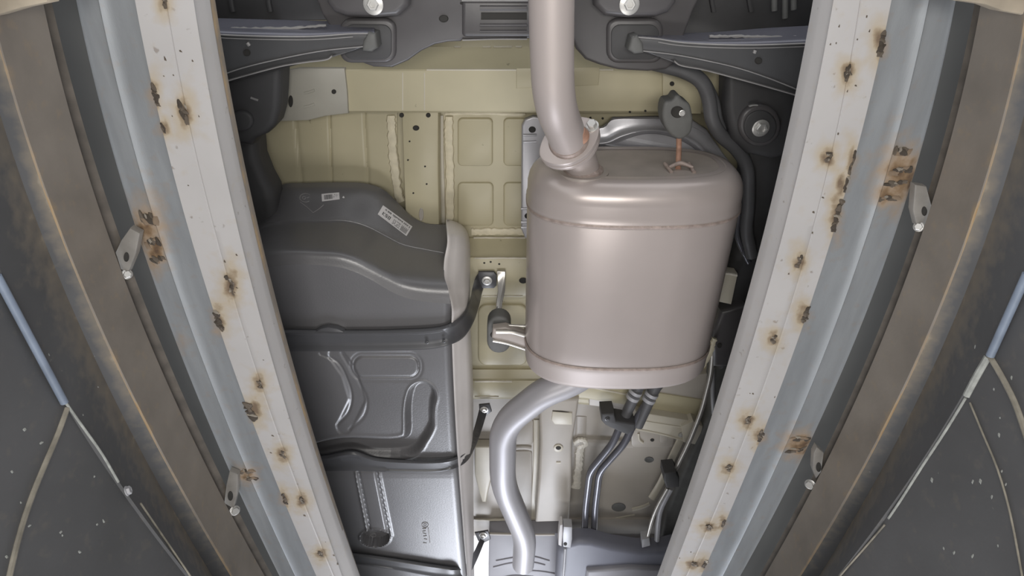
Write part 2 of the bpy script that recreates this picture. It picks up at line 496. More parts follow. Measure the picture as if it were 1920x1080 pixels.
ZB, ZI, ZL = 0.780, 0.808, 0.822      # bar bottom, top of inner face, lip
WELDS = {
 'L': dict(bar=[(345, 212, 13, 30), (433, 535, 12, 30), (487, 720, 9, 13), (529, 852, 9, 11), (566, 938, 9, 11), (601, 1039, 8, 8), (309, 3, 9, 18)],
           edge=[(286, 180, 8, 20), (307, 240, 4, 7), (409, 601, 9, 20), (476, 771, 12, 15), (533, 935, 5, 9)],
           chan=[(280, 412, 20, 22, .8), (287, 455, 16, 14, .9), (296, 488, 14, 12, .7), (462, 884, 16, 8, .7), (470, 897, 14, 7, .7)],
           crust=[(275, 430, 38, 70, .75), (292, 470, 22, 40, .9), (462, 890, 24, 20, .7), (340, 640, 12, 30, .4)]),
 'R': dict(bar=[(1590, 138, 12, 20), (1554, 295, 13, 15), (1498, 490, 9, 18), (1450, 636, 10, 13), (1402, 788, 11, 12), (1366, 878, 10, 10), (1330, 988, 14, 7), (1301, 1058, 13, 6)],
           edge=[(1650, 82, 9, 24), (1597, 305, 4, 22), (1577, 345, 4, 14), (1570, 405, 9, 34), (1505, 590, 8, 14), (1425, 818, 7, 10), (1356, 981, 4, 5), (1320, 1057, 5, 5)],
           chan=[(1690, 285, 20, 14, .7), (1690, 320, 24, 10, .9), (1680, 345, 22, 9, .9), (1665, 372, 24, 8, .7), (1500, 822, 20, 10, .8), (1492, 843, 22, 7, .7)],
           crust=[(1690, 330, 46, 62, .9), (1665, 365, 30, 26, .9), (1500, 835, 36, 30, .85)])}
RAILBVH = {}
def obj_bvh(o):
    me = o.data
    return BVHTree.FromPolygons([v.co.copy() for v in me.vertices], [tuple(p.vertices) for p in me.polygons])
def hit(bvh, px, py):
    loc, nrm, i, d = bvh.ray_cast(Vector((0, 0, 0)), ray(px, py).normalized())
    if loc is None: return None, None
    if nrm.dot(ray(px, py)) > 0: nrm = -nrm
    return loc, nrm
def blob_at(bvh, px, py, rx, ry, parent, material, kind='a', flat=0.35, name='weld_bead', seed=None):
    loc, nrm = hit(bvh, px, py)
    if loc is None: return
    s = loc.length / FPX * 1.0
    me = blob_mesh(kind, seed if seed is not None else int(px + py) % 4)
    if material.name not in [m.name for m in me.materials]:
        key = (me.name, material.name)
        if key not in MESHES:
            m2 = me.copy(); m2.materials.clear(); m2.materials.append(material); MESHES[key] = m2
        me = MESHES[key]
    R = rot_to(nrm)
    mtx = Matrix.Translation(loc) @ R @ Matrix.Diagonal((rx * s, ry * s * 1.15, min(rx, ry) * s * flat, 1))
    return link(name, me, material, parent, mtx)

for side, word in (('L', 'left'), ('R', 'right')):
    sg = -1 if side == 'L' else 1
    W = WELDS[side]
    # --- painted bar welded under the galvanized channel: one rigid rail
    rail = thing('pit_rail', 'white painted steel rail with weld spots along the %s edge of the pit' % word, 'rail', 'pit edge rails')
    rp = [(x, y, rx*1.35+7, ry*1.35+9, .92) for x, y, rx, ry in W['bar']] + [(x, y, rx*1.3+9, ry*1.5+14, .95) for x, y, rx, ry in W['edge']]
    def lipedge(q, row):
        return 0.0
    bar = strip_mesh('painted_bar', side, [('outer', ZB), ('mid', ZB), ('mid', ZB + .0012, 2.2), ('mid', ZB, 4), ('inner', ZB), ('inner', ZB + .004, 2.5), ('lipa', ZI)], M['white_paint'], rail, 0.02, 5, rp)
    lip = strip_mesh('rusty_lip', side, [('lipa', ZI + .001), ('lipa', ZI + .003, 1), ('lip', ZL, -3), ('lip', ZL - .003, -2.5), ('lip', ZL)], M['brown_steel'], rail, 0.01, 1, None, edge=lambda q, row: 0.25 + 0.35 * math.sin(q[1] * .031) * math.sin(q[1] * .0117 + 2))
    lip['label'] = 'thin rust-streaked steel lip'
    G = []; at = []
    crust = list(W['crust']) + [(x, y, 14, ry*1.4+6, .5) for x, y, rx, ry in W['edge']]
    for py in PYS:
        xo, xr, xc = LN(side, 'outer', py), LN(side, 'ridge', py), LN(side, 'chan', py)
        base = [(xo - sg * 8 + (xr - xo) * t, py, .800) for t in np.linspace(0, .97, 7)]
        row = [P(*q) for q in base]
        for dd, dz in ((.000, -.0025), (.0015, -.0035), (.003, -.0025), (.0045, .002)):
            row.append(P(xr, py, .800) + Vector((sg * dd, 0, dz)))
        p = P(xr, py, .800) + Vector((sg * .0045, 0, .002)); q = P(xc, py, .803)
        flat = max(.004, abs(q.x - p.x) * .5)
        row += [p + Vector((sg * flat * t, 0, .001 * t)) for t in (.25, .5, .75, 1)]
        e = row[-1]
        R_ = .036  # outer edge rolled up so it fades to dark, curve shaped for shade
        for t in np.linspace(8, 84, 12):
            t = math.radians(t)
            row.append(e + Vector((sg * R_ * math.sin(t), 0, R_ * (1 - math.cos(t)))))
        G.append(row)
        for pt in row:
            px, pyy = 960 + FPX * pt.x / (pt.y * SA + pt.z * CA), 540 + FPX * (pt.y * CA - pt.z * SA) / (pt.y * SA + pt.z * CA)
            at.append(max(am * math.exp(-((px-rx)/sx)**2 - ((pyy-ry)/sy)**2) for rx, ry, sx, sy, am in crust))
    ch = grid_mesh('galvanized_channel', G, M['galvanized'], rail, (0, 0, .02), 40, {'rust': at})
    ch['label'] = 'blue-grey galvanized steel channel'
    bb, cb = obj_bvh(bar), obj_bvh(ch)
    RAILBVH[side] = (bb, cb)
    for i, (x, y, rx, ry) in enumerate(W['bar']):
        rnd = random.Random(i * 7 + len(side))
        lean = 4.0 if side == 'L' else -4.0
        for k in range(6):
            f = (k - 2.5) / 3.2
            blob_at(bb, x + lean * f * ry / 20 + rnd.uniform(-.25, .25) * rx, y + f * ry * .62, rx * rnd.uniform(.26, .44), max(2.0, ry * rnd.uniform(.14, .24)), rail, M['weld'] if k % 3 else M['weld_dark'], 'a', .55, seed=(i + k) % 5)
        for k in range(2):
            blob_at(bb, x + rnd.uniform(-.3, .3) * rx, y + rnd.uniform(-.4, .4) * ry, rx * .20, max(1.4, ry * .12), rail, M['weld_bright'], 'b', .9, name='weld_drop', seed=k)
    for i, (x, y, rx, ry) in enumerate(W['edge']):
        rnd = random.Random(i * 5 + 40 + len(word))
        n = 3 + int(ry / 5)
        for k in range(n):
            f = (k - (n - 1) / 2) / max(1, n - 1) * 1.6
            yy = y + f * ry
            xx = LN(side, 'outer', yy) + (1 if side == 'L' else -1) * rnd.uniform(1, 4)
            blob_at(bb, xx, yy, rx * rnd.uniform(.4, .7), rnd.uniform(3, 5.5), rail, (M['weld'], M['weld_dark'], M['weld_bright'])[(k + i) % 5 % 3 if k % 4 == 0 else k % 2], 'a', .7, seed=(i + k) % 5)
    for i, (x, y, rx, ry, f) in enumerate(W['chan']):
        rnd = random.Random(i * 3 + 90)
        for k in range(5):
            f = (k - 2) / 2.0
            blob_at(cb, x + f * rx * .62, y + rnd.uniform(-.4, .4) * ry - f * 2, rx * rnd.uniform(.26, .42), max(3, ry * rnd.uniform(.28, .5)), rail, (M['weld'], M['rust_crust'], M['weld_dark'])[(i + k) % 3], 'a', .55, seed=(i + k) % 5)
        blob_at(cb, x - 4, y - 2, rx * .22, ry * .3, rail, M['weld_bright'], 'b', .8, name='weld_drop', seed=i % 3)
    # tiny spatter specks
    rnd = random.Random(11 if side == 'L' else 12)
    for k in range(20):
        y = rnd.uniform(20, 1060); t = rnd.random()
        x = LN(side, 'outer', y) * (1 - t) + LN(side, 'inner', y) * t
        r = rnd.uniform(.9, 1.9)
        blob_at(bb, x, y, r, r * rnd.uniform(.8, 1.6), rail, M['weld'], 'b', .5, name='weld_spatter', seed=k % 3)
    # --- edge beam fixed to the pit wall
    beam = thing('edge_beam', 'brown-grey steel beam with rusty lower edge on the %s pit wall' % word, 'beam', 'pit wall beams')
    fb = strip_mesh('beam_face', side, [('beam', .780), ('arris', .697, 5), ('arris', .695)], M['brown_steel'], beam, (sg * .012, 0, .004), 8, None,
                    edge=lambda q, row: 0.75 * math.exp(-(abs(q[0] - row[-1][0]) / (4 + 2 * math.sin(q[1] * .05))) ** 2) * (0.65 + 0.35 * math.sin(q[1] * .017 + 1)))
    strip_mesh('beam_flange', side, [('beamb', .800), ('beam', .792)], M['flange_dark'], beam, (sg * .008, 0, .006), 2)
    under = strip_mesh('beam_underside', side, [('arris', .695), ('arris', .690, -14), ('arris', .683, -34)], M['wall_steel'], beam, (sg * .012, 0, .004), 10, None,
                    edge=lambda q, row: (0.72 - abs(q[0] - row[0][0]) / 42.0) * (0.75 + .25 * math.sin(q[1] * .021)) * (1.0 if q[1] < 700 else max(.35, 1 - (q[1] - 700) / 500)))
    # --- brackets between channel and beam
    if side == 'L':
        br = [([(243, 428), (262, 438), (254, 478), (240, 512), (226, 505), (216, 474), (226, 452)], (237, 482), (238, 514), .79), ([(430, 884), (446, 890), (445, 925), (438, 954), (420, 944), (424, 910)], (432, 930), (440, 957), .79)]
    else:
        br = [([(1716, 346), (1738, 350), (1748, 388), (1734, 424), (1719, 424), (1712, 395)], (1733, 396), (1723, 425), .79), ([(1532, 838), (1545, 850), (1540, 885), (1530, 898), (1524, 880), (1526, 850)], (1535, 876), (1519, 908), .79)]
    for pts, hl, bl, z in br:
        b = slab('bracket', pts, z, .012, M['bracket_steel'], rail, .002)
        hole(hl[0], hl[1], z - .0006, 4.5, 8, b, 'slot')
        bolt(bl[0], bl[1], z, 7, M['bolt_zinc'], b, nrm=(-sg * .6, -.3, -.6), socket=False, washer=1.35)
    # --- dark backing sheet put in for the shade of the gap
    G = [[P(LN(side, 'ridge', py), py, .80) + Vector((sg * .02, 0, .06)), P(LN(side, 'ridge', py), py, .80) + Vector((sg * .30, 0, .062))] for py in PYS]
    tr = grid_mesh('trim_1' if side == 'L' else 'trim_2', G, M['gap_shade'], None, .08, 30)
    tr['kind'] = 'structure'; tr['label'] = 'dark backing sheet standing in for shade above the %s rail' % word
    # --- pit wall
    sgn = sg
    G = []; at = []
    for py in PYS:
        p0 = P(LN(side, 'arris', py, sg * 34), py, .683)
        p1 = P(LN(side, 'seam', py), py, .585)
        row = [p0 + (p1 - p0) * t for t in np.linspace(0, 1, 8)]
        row += [Vector((p1.x + sg * .004, p1.y, p1.z - .002))]
        row += [Vector((p1.x + sg * .004, p1.y, zz)) for zz in (.57, .5, .4, .2, -.2, -.95)]
        G.append(row)
        at += [max(0, .55 - k * .12) if k < 8 else 0 for k in range(len(row))]
    wall = grid_mesh('wall_' + word, G, M['wall_steel'], None, (sg * .05, 0, 0), 30, {'rust': at})
    wall['kind'] = 'structure'; wall['label'] = 'dark grey steel %s wall of the inspection pit' % word
    wb = obj_bvh(wall)
    def on_wall(px, py, off=.001):
        l, n = hit(wb, px, py)
        return l + n * off if l is not None else PX(px, py, sg * .62)
    if side == 'L':
        tube('wall_pipe', [on_wall(x, y, .006) for x, y in ((-4, 512), (122, 750))], .0048, M['conduit_blue'], wall, 12)
        tube('wall_seam', [on_wall(x, y) for x, y in ((122, 752), (150, 792), (190, 852), (222, 903))], .0018, M['seam'], wall, 8, 3)
        tube('wall_seam', [on_wall(x, y) for x, y in ((262, 944), (300, 1000), (355, 1080), (380, 1116))], .0016, M['seam_tan'], wall, 8, 3)
        tube('plate_joint', [on_wall(x, y) for x, y in ((126, 764), (108, 810), (86, 862), (60, 925), (38, 990), (15, 1082), (5, 1130))], .0036, M['seam_tan'], wall, 8, 3)
        l, n = hit(wb, 237, 921)
        link('wall_bolt', bolt_mesh(washer=1.2), M['clip_grey'], wall, Matrix.Translation(l) @ rot_to(n) @ Matrix.Scale(.0065, 4))
    else:
        tube('wall_pipe', [on_wall(x, y, .006) for x, y in ((1924, 508), (1855, 662))], .0048, M['conduit_blue'], wall, 12)
        tube('wall_seam', [on_wall(x, y) for x, y in ((1853, 668), (1832, 704), (1814, 742))], .0045, M['seam'], wall, 8, 3)
        tube('wall_seam', [on_wall(x, y) for x, y in ((1812, 746), (1776, 805), (1730, 875), (1690, 938), (1667, 972))], .0018, M['seam'], wall, 8, 3)
        tube('wall_seam', [on_wall(x, y) for x, y in ((1660, 984), (1620, 1030), (1574, 1080), (1545, 1115))], .0014, M['seam_tan'], wall, 8, 3)
        tube('plate_joint', [on_wall(x, y) for x, y in ((1858, 668), (1880, 705), (1905, 755), (1925, 812), (1945, 880))], .0036, M['seam_tan'], wall, 8, 3)
        tube('plate_joint', [on_wall(x, y) for x, y in ((1820, 755), (1845, 815), (1872, 880), (1895, 960), (1918, 1080), (1925, 1120))], .0012, M['seam_tan'], wall, 8, 3)
    for k in range(16):
        x = rnd.uniform(5, 200) if side == 'L' else rnd.uniform(1740, 1915)
        y = rnd.uniform(640, 1060)
        blob_at(wb, x, y, rnd.uniform(1.2, 2.6), rnd.uniform(1.2, 3), wall, M['seam'], 'b', .4, name='paint_chip', seed=k % 3)

# pit floor and end walls
def box(name, lo, hi, material, parent=None):
    lo, hi = Vector(lo), Vector(hi)
    return slab3(name, [(lo.x, lo.y, lo.z), (hi.x, lo.y, lo.z), (hi.x, hi.y, lo.z), (lo.x, hi.y, lo.z)], Vector((0, 0, hi.z - lo.z)), material, parent)
fl = box('floor', (-.75, -1.6, -1.0), (.75, 5.0, -.95), M['pit_floor']); fl['kind'] = 'structure'; fl['label'] = 'concrete floor of the inspection pit'
wf = box('wall_front', (-.75, -1.65, -.95), (.75, -1.6, .6), M['wall_steel']); wf['kind'] = 'structure'
# tan cross plates in the top corners
cp = slab('cross_plate', [(-60, -60), (98, -60), (88, 6), (40, 16), (-20, 34), (-60, 40)], .70, .02, M['tan_plate'], None, .004)
tag(cp, 'tan steel plate bridging the beam in the upper left corner', 'plate')
cp = slab('cross_plate', [(1790, -60), (1980, -60), (1980, 44), (1925, 30), (1880, 22), (1848, 10), (1795, 2)], .70, .02, M['tan_plate'], None, .004)
tag(cp, 'tan steel plate bridging the beam in the upper right corner', 'plate')

# ------------------------------------------------------------------ car underbody: floor pan
pan = thing('floor_pan', 'beige painted sheet metal floor of the car with pressed ribs and sealant', 'car floor')
ZF = 1.30
def panel_disp(x, y):
    d = 0.0
    for xa, xb in ((553, 566), (618, 622), (683, 691)):
        c = xa + (xb - xa) * (y - 220) / 125.0
        d += .004 * math.exp(-((x - c) / 2.2) ** 2)
    return d
YEND = 1004
sheet('base_sheet', [(-260, ZF), (60, ZF), (440, ZF), (700, ZF), (760, ZF + .002)], 250, 1680, M['beige'], pan, 2, .02)
sheet('rear_sheet', [(740, ZF - .004), (880, ZF - .004), (970, ZF - .004), (974, ZF - .012), (982, ZF - .014), (1000, ZF - .014), (YEND, ZF)], 560, 1420, M['beige_grey'], pan, 2, .02)
sheet('side_sheet', [(206, ZF - .006), (350, ZF - .006), (470, ZF - .006)], 430, 745, M['beige'], pan, 160, .004, disp=panel_disp, sub=4)
# big crossmember behind the subframe
sheet('crossmember', [(70, ZF - .004), (88, ZF - .006), (93, ZF - .012), (127, 1.222), (130, 1.216), (133, 1.214), (170, 1.214), (208, 1.214), (211, 1.218)], 480, 1392, M['beige'], pan, 2, .06)
for xj in (755, 796):
    ribbon('spot_weld_joint', [(xj, 136), (xj, 206)], 2.5, 1.2145, .0012, M['beige_pale'], pan)
for x0, x1, y in ((800, 990, 131), (1080, 1150, 131)):  # pale raised strips, highlights painted along the creases
    ribbon('edge_highlight', [(x0, y), (x1, y)], 3, 1.214, .002, M['beige_pale'], pan)
gp = slab('corner_plate', [(522, 135), (560, 128), (646, 128), (651, 172), (653, 213), (610, 218), (578, 226), (523, 228)], 1.207, .012, M['grey_plate'], pan, .003)
gp['label'] = 'greyish reinforcement plate with slots'
hole(626, 172, 1.2065, 4, 4, gp)
hole(545, 190, 1.2065, 4, 10, gp, 'slot')
for y in (172, 198):
    ribbon('pressed_dart', [(570, y + 3), (582, y), (590, y - 3)], 5, 1.207, .0015, M['grey_plate'], gp)
rp_ = slab('corner_plate', [(1242, 132), (1306, 140), (1318, 172), (1315, 214), (1243, 214)], 1.208, .01, M['beige'], pan, .003)
hole(1260, 157, 1.2075, 4, 4, rp_)
slab('joint_plate', [(968, 128), (1125, 126), (1122, 160), (968, 166)], 1.211, .004, M['beige'], pan, .002)
for x, y in ((1181, 210), (1210, 208), (1130, 222), (1107, 221)):
    hole(x, y, 1.2135 if y < 212 else ZF - .001, 2, 2, pan)
# pale strips with highlights put into their colour, above the crossmember
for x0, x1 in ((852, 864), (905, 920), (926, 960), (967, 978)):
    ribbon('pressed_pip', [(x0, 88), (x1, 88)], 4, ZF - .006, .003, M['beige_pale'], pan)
# longitudinal member and its beads
mem = slab('longitudinal_member', [(753, 205), (822, 205), (822, 330), (824, 450), (762, 450), (757, 330)], 1.248, .05, M['beige'], pan, .004)
hole(780, 240, 1.2475, 5.5, 4.5, mem)
for x, y in ((753, 216), (803, 216)):
    hole(x, y, 1.2475 if x > 760 else 1.2475, 4, 4, mem)
hole(790, 402, 1.2475, 4, 11, mem, 'slot', M['beige_grey'])
for k, (x, y) in enumerate(((765, 300), (797, 312), (768, 265), (775, 362), (800, 345))):
    hole(x, y, 1.2478, 1.6, 1.4, mem, 'pip')
ribbon('sealant_bead', [(734, 216), (735, 245), (737, 290), (742, 330), (746, 362), (752, 378)], 17, ZF - .006, .005, M['sealant'], pan, .22, 8, 3)
ribbon('sealant_bead', [(842, 218), (841, 260), (843, 300), (844, 350), (843, 412)], 17, ZF - .001, .005, M['sealant'], pan, .16, 8, 4)
ribbon('seam_flange', [(828, 216), (828, 280), (830, 350), (831, 420)], 8, ZF - .001, .003, M['beige_pale'], pan, .05)
ribbon('sealant_bead', [(884, 434), (905, 434), (940, 433), (975, 434), (1000, 437)], 13, ZF - .001, .005, M['sealant'], pan, .2, 8, 5)
ribbon('sealant_bead', [(835, 213), (900, 212), (985, 214)], 6, ZF - .001, .004, M['sealant'], pan, .3, 8, 6)
for a, b, c, d in ((858, 222, 924, 312), (858, 343, 925, 424), (944, 222, 990, 312), (944, 343, 992, 424)):
    slab('pressed_pad', rrect(a, b, c, d, 9), ZF - .006, .012, M['beige'], pan, .004, 3)
# second crossmember and the stepped sheets behind the tank and muffler
tl = lambda x, y: max(0.0, x - 1090) * .16 * min(1.0, max(0.0, (y - 640) / 60.0))
sheet('stepped_sheet', [(444, ZF), (446, ZF - .006), (451, ZF - .012), (480, 1.250), (483, 1.243), (487, 1.241), (552, 1.241), (556, 1.244), (562, 1.262), (690, 1.262), (693, 1.255), (710, 1.246), (714, 1.240), (719, 1.238), (741, 1.238), (745, 1.240), (748, 1.255)],
      840, 1440, M['beige'], pan, 31, .03, tilt=tl)
pad = slab('pressed_pad', rrect(896, 572, 990, 686, 16), 1.256, .012, M['beige'], pan, .005, 3)
hole(981, 526, 1.2405, 7, 5, pan)
for x, y in ((908, 493), (920, 491), (936, 495)):
    hole(x, y, 1.2408, 1.8, 1.4, pan, 'pip')
for x0, x1, y, z in ((888, 985, 446, ZF - .007), (890, 988, 484, 1.2425), (905, 980, 555, 1.2425), (890, 960, 715, 1.24), (890, 935, 744, 1.2385)):  # crease highlights put in as pale strips
    ribbon('edge_highlight', [(x0, y), ((x0 + x1) / 2, y - .3), (x1, y)], 2.6, z, .0022, M['beige_pale'], pan, .25, 8, int(y))
ribbon('edge_highlight', [(1100, 724), (1140, 732), (1178, 740)], 3, 1.238, .003, M['beige_pale'], pan)
# dark rubber plug behind the lower hanger
# rear right sill plate
sill = slab('sill_plate', [(1192, 772), (1240, 780), (1302, 790), (1300, 800), (1296, 832), (1245, 818), (1190, 806)], 1.215, .05, M['beige_pale'], pan, .004)
ribbon('edge_highlight', [(1192, 804), (1245, 815), (1292, 829)], 3.5, 1.215, .002, M['beige_pale'], sill)  # highlight painted along the plate edge as a pale strip
ribbon('edge_highlight', [(1198, 788), (1246, 796), (1300, 804)], 3, 1.215, .002, M['beige_pale'], sill)
bolt(1278, 815, 1.214, 4, M['bolt_zinc'], sill, socket=False)
slab('upper_rear_sheet', [(1105, 726), (1330, 700), (1340, 790), (1300, 792), (1240, 782), (1180, 770), (1105, 760)], 1.243, .02, M['beige_grey'], pan, .002)
slab('gusset', [(1278, 800), (1300, 790), (1318, 800), (1310, 835), (1282, 830)], 1.205, .04, M['beige_pale'], pan, .003)
# rear longitudinal member
rm = slab('rear_member', [(1010, 752), (1086, 748), (1080, 790), (1073, 830), (1072, 900), (1068, 978), (1004, 980), (1010, 900), (1013, 830)], 1.225, .06, M['beige_grey'], pan, .008, 3)
hole(1047, 840, 1.2245, 8, 5.5, rm)
slab('boss_ring', ellipse(1047, 841, 9, 7), 1.222, .004, M['beige_pale'], rm, .001)
hole(1047, 840, 1.2215, 4.5, 3, rm)
ribbon('pip', [(1043, 867), (1051, 867)], 4, 1.225, .003, M['beige_pale'], rm)
slab('member_plate', [(1036, 772), (1073, 775), (1073, 797), (1040, 796), (1034, 788)], 1.221, .006, M['beige_pale'], rm, .002)
ribbon('plate_slot', [(1036, 771), (1055, 772), (1072, 775)], 2.5, 1.2245, .0015, M['hole_shade'], rm)
ribbon('flange_strip', [(1006, 786), (1006, 850), (1003, 920), (996, 1000)], 13, ZF - .004, .004, M['beige_pale'], pan)
ribbon('flange_strip', [(1015, 800), (1016, 860), (1013, 940)], 5, 1.262, .004, M['beige_grey'], pan)
ribbon('sealant_bead', [(1088, 832), (1086, 855), (1083, 885), (1079, 914)], 17, ZF - .004, .006, M['sealant_white'], pan, .25, 8, 9)
ribbon('flange_strip', [(1090, 780), (1088, 830), (1080, 930), (1070, 990)], 22, ZF - .003, .003, M['beige_grey'], pan)
ribbon('cross_rib', [(1074, 828), (1100, 826), (1150, 828), (1186, 830)], 15, ZF - .004, .012, M['beige_grey'], pan)
ribbon('sealant_bead', [(1076, 830), (1090, 824), (1100, 831), (1085, 838)], 8, ZF - .012, .006, M['sealant_white'], pan, .3, 8, 2)
ribbon('cross_rib', [(960, 839), (985, 838), (996, 840)], 8, ZF - .004, .006, M['beige_grey'], pan)
slab('pressed_panel', rrect(962, 786, 1000, 834, 6), ZF - .008, .01, M['beige_grey'], pan, .003)
slab('pressed_panel', rrect(962, 846, 998, 986, 6), ZF - .008, .01, M['beige_grey'], pan, .003)
lp = slab('light_panel', [(890, 838), (925, 838), (926, 880), (915, 925), (912, 942), (904, 942), (896, 915), (890, 890)], 1.262, .03, M['beige_pale'], pan, .005, 3)
bp_ = slab('bracket_plate', rrect(1184, 806, 1264, 839, 8), 1.268, .02, M['beige_grey'], pan, .003)
hole(1223, 825, 1.2675, 3.5, 2.5, bp_)
ribbon('hook', [(1197, 812), (1199, 824), (1206, 830)], 4, 1.267, .004, M['beige_pale'], bp_)
slab('pressed_pip', rrect(1238, 812, 1252, 830, 3), 1.2665, .004, M['beige_grey'], bp_, .001)
ribbon('side_strip', [(1278, 822), (1262, 855), (1240, 905), (1222, 935)], 14, 1.25, .004, M['beige_pale'], pan)
hole(1160, 951, ZF - .0045, 12, 7.5, pan, 'plug', M['rubber_grey'])
hole(1217, 862, ZF - .0045, 8, 5, pan, 'plug', M['rubber_grey'])
ribbon('edge_highlight', [(1112, 974), (1150, 972), (1190, 965)], 3, ZF - .004, .003, M['beige_pale'], pan)  # rear crease highlights, painted as pale strips
ribbon('edge_highlight', [(1185, 955), (1205, 950), (1218, 944)], 6, ZF - .004, .004, M['beige_pale'], pan)
ribbon('edge_highlight', [(892, 974), (912, 975), (950, 974)], 3, ZF - .014, .003, M['beige_pale'], pan, .2)
ribbon('edge_highlight', [(1112, 1007), (1150, 1014), (1180, 1017), (1215, 1015), (1250, 1009)], 4, ZF - .02, .006, M['beige_pale'], pan)

# ------------------------------------------------------------------ rear bumper cover and centre tray
bmp = thing('bumper_cover', 'dark blue-grey plastic bumper cover under the rear end of the car', 'bumper')
slab('cover', [(1046, 1040), (1056, 1024), (1085, 1016), (1110, 1017), (1150, 1028), (1200, 1035), (1240, 1034), (1290, 1022), (1330, 1020), (1330, 1150), (1040, 1150)], 1.13, .05, M['bumper'], bmp, .02, 4)
slab('lip', [(1100, 1072), (1180, 1066), (1290, 1070), (1300, 1150), (1090, 1150)], 1.115, .03, M['bumper_grey'], bmp, .01, 3)
tray = thing('rear_tray', 'grey pressed tray behind the tailpipe beside the bright gap', 'tray')
slab('tray_panel', [(917, 1002), (960, 1000), (1060, 1000), (1062, 1150), (916, 1150), (916, 1060)], 1.235, .05, M['bumper_grey'], tray, .006)
for pts in ([(930, 1052), (970, 1045), (1000, 1044), (1030, 1052)], [(925, 1064), (960, 1056), (1000, 1055), (1022, 1060)], [(985, 1070), (1015, 1072), (1040, 1076)], [(920, 1090), (960, 1080), (1000, 1082)]):
    ribbon('tray_rib', pts, 4, 1.235, .004, M['bumper_grey'], tray)
ribbon('tray_edge', [(892, 1000), (930, 1001), (1000, 1002), (1040, 1002)], 3, 1.236, .004, M['beige_grey'], tray)
clip = thing('plastic_clip', 'light grey box-shaped clip hanging beside the bumper cover', 'clip')
slab('clip_body', [(1057, 988), (1073, 989), (1073, 1012), (1070, 1028), (1056, 1026), (1055, 1008)], 1.12, .03, M['clip_grey'], clip, .003)
slab('clip_edge', [(1050, 985), (1055, 984), (1055, 1000), (1053, 1025), (1047, 1022), (1048, 1000)], 1.125, .03, M['paper'], clip, .002)
pipe('clip_stem', [(1060, 1028, 1.12), (1058, 1060, 1.11), (1055, 1100, 1.10)], .004, M['clip_grey'], clip, .01, 10)
hole(1060, 1020, 1.1195, 3, 2.5, clip)

# ------------------------------------------------------------------ rear subframe
ZS = 1.10
sub = thing('rear_subframe', 'dark grey pressed steel subframe crossing the top of the picture', 'subframe')
outl = [(560, -220), (570, -40), (596, 6), (603, 26), (625, 62), (640, 92), (662, 112), (700, 126), (735, 127), (765, 114), (790, 96), (815, 84), (840, 79), (864, 78), (867, 74), (990, 73), (1074, 74), (1080, 92), (1098, 112), (1125, 122), (1160, 131), (1215, 134), (1250, 130), (1268, 116), (1282, 70), (1300, 20), (1330, -40), (1340, -220)]
so = slab('subframe_body', outl, ZS, .06, M['dark_steel'], sub, .010, 3)
for cx in (692, 1188):
    s = 1 if cx < 960 else -1
    f = lambda x: cx + s * (x - 692)
    pk = slab('bushing_pocket', [(f(x), y) for x, y in rrect(636, 34, 742, 119, 22)], ZS - .010, .014, M['dark_steel'], sub, .006, 3)
    slab('pocket_recess', [(f(x), y) for x, y in rrect(644, 46, 734, 112, 18)], ZS - .0125, .004, M['black_rubber'], pk, .002)
    slab('spring_seat', [(f(x), y) for x, y in [(604, -40), (612, 6), (626, 24), (650, 32), (700, 34), (745, 30), (765, 12), (770, -40)]], ZS - .035, .03, M['dark_steel'], sub, .010, 3)
    bolt(cx + s * 8, 8, ZS - .036, 11, M['bolt_zinc'], sub, washer=1.7)
for x, y, r in ((832, 35, 8), (866, 6, 3)):
    hole(x, y, ZS - .0005, r, r * .8, sub)
slab('centre_rib', rrect(866, 0, 1066, 70, 8), ZS - .006, .012, M['dark_steel'], sub, .006, 3)
for y0, y1 in ((10, 20), (44, 50), (56, 61)):
    ribbon('pressed_rib', [(900, (y0 + y1) / 2), (945, (y0 + y1) / 2), (988, (y0 + y1) / 2)], y1 - y0, ZS - .006, .004, M['dark_steel'], sub)
ribbon('slot', [(902, 30), (945, 30), (988, 30)], 16, ZS - .0055, .001, M['hole_shade'], sub)
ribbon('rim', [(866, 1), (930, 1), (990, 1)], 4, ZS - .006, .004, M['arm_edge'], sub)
ribbon('lower_lip', [(867, 75), (930, 73), (988, 73)], 3, ZS, .004, M['arm_edge'], sub)

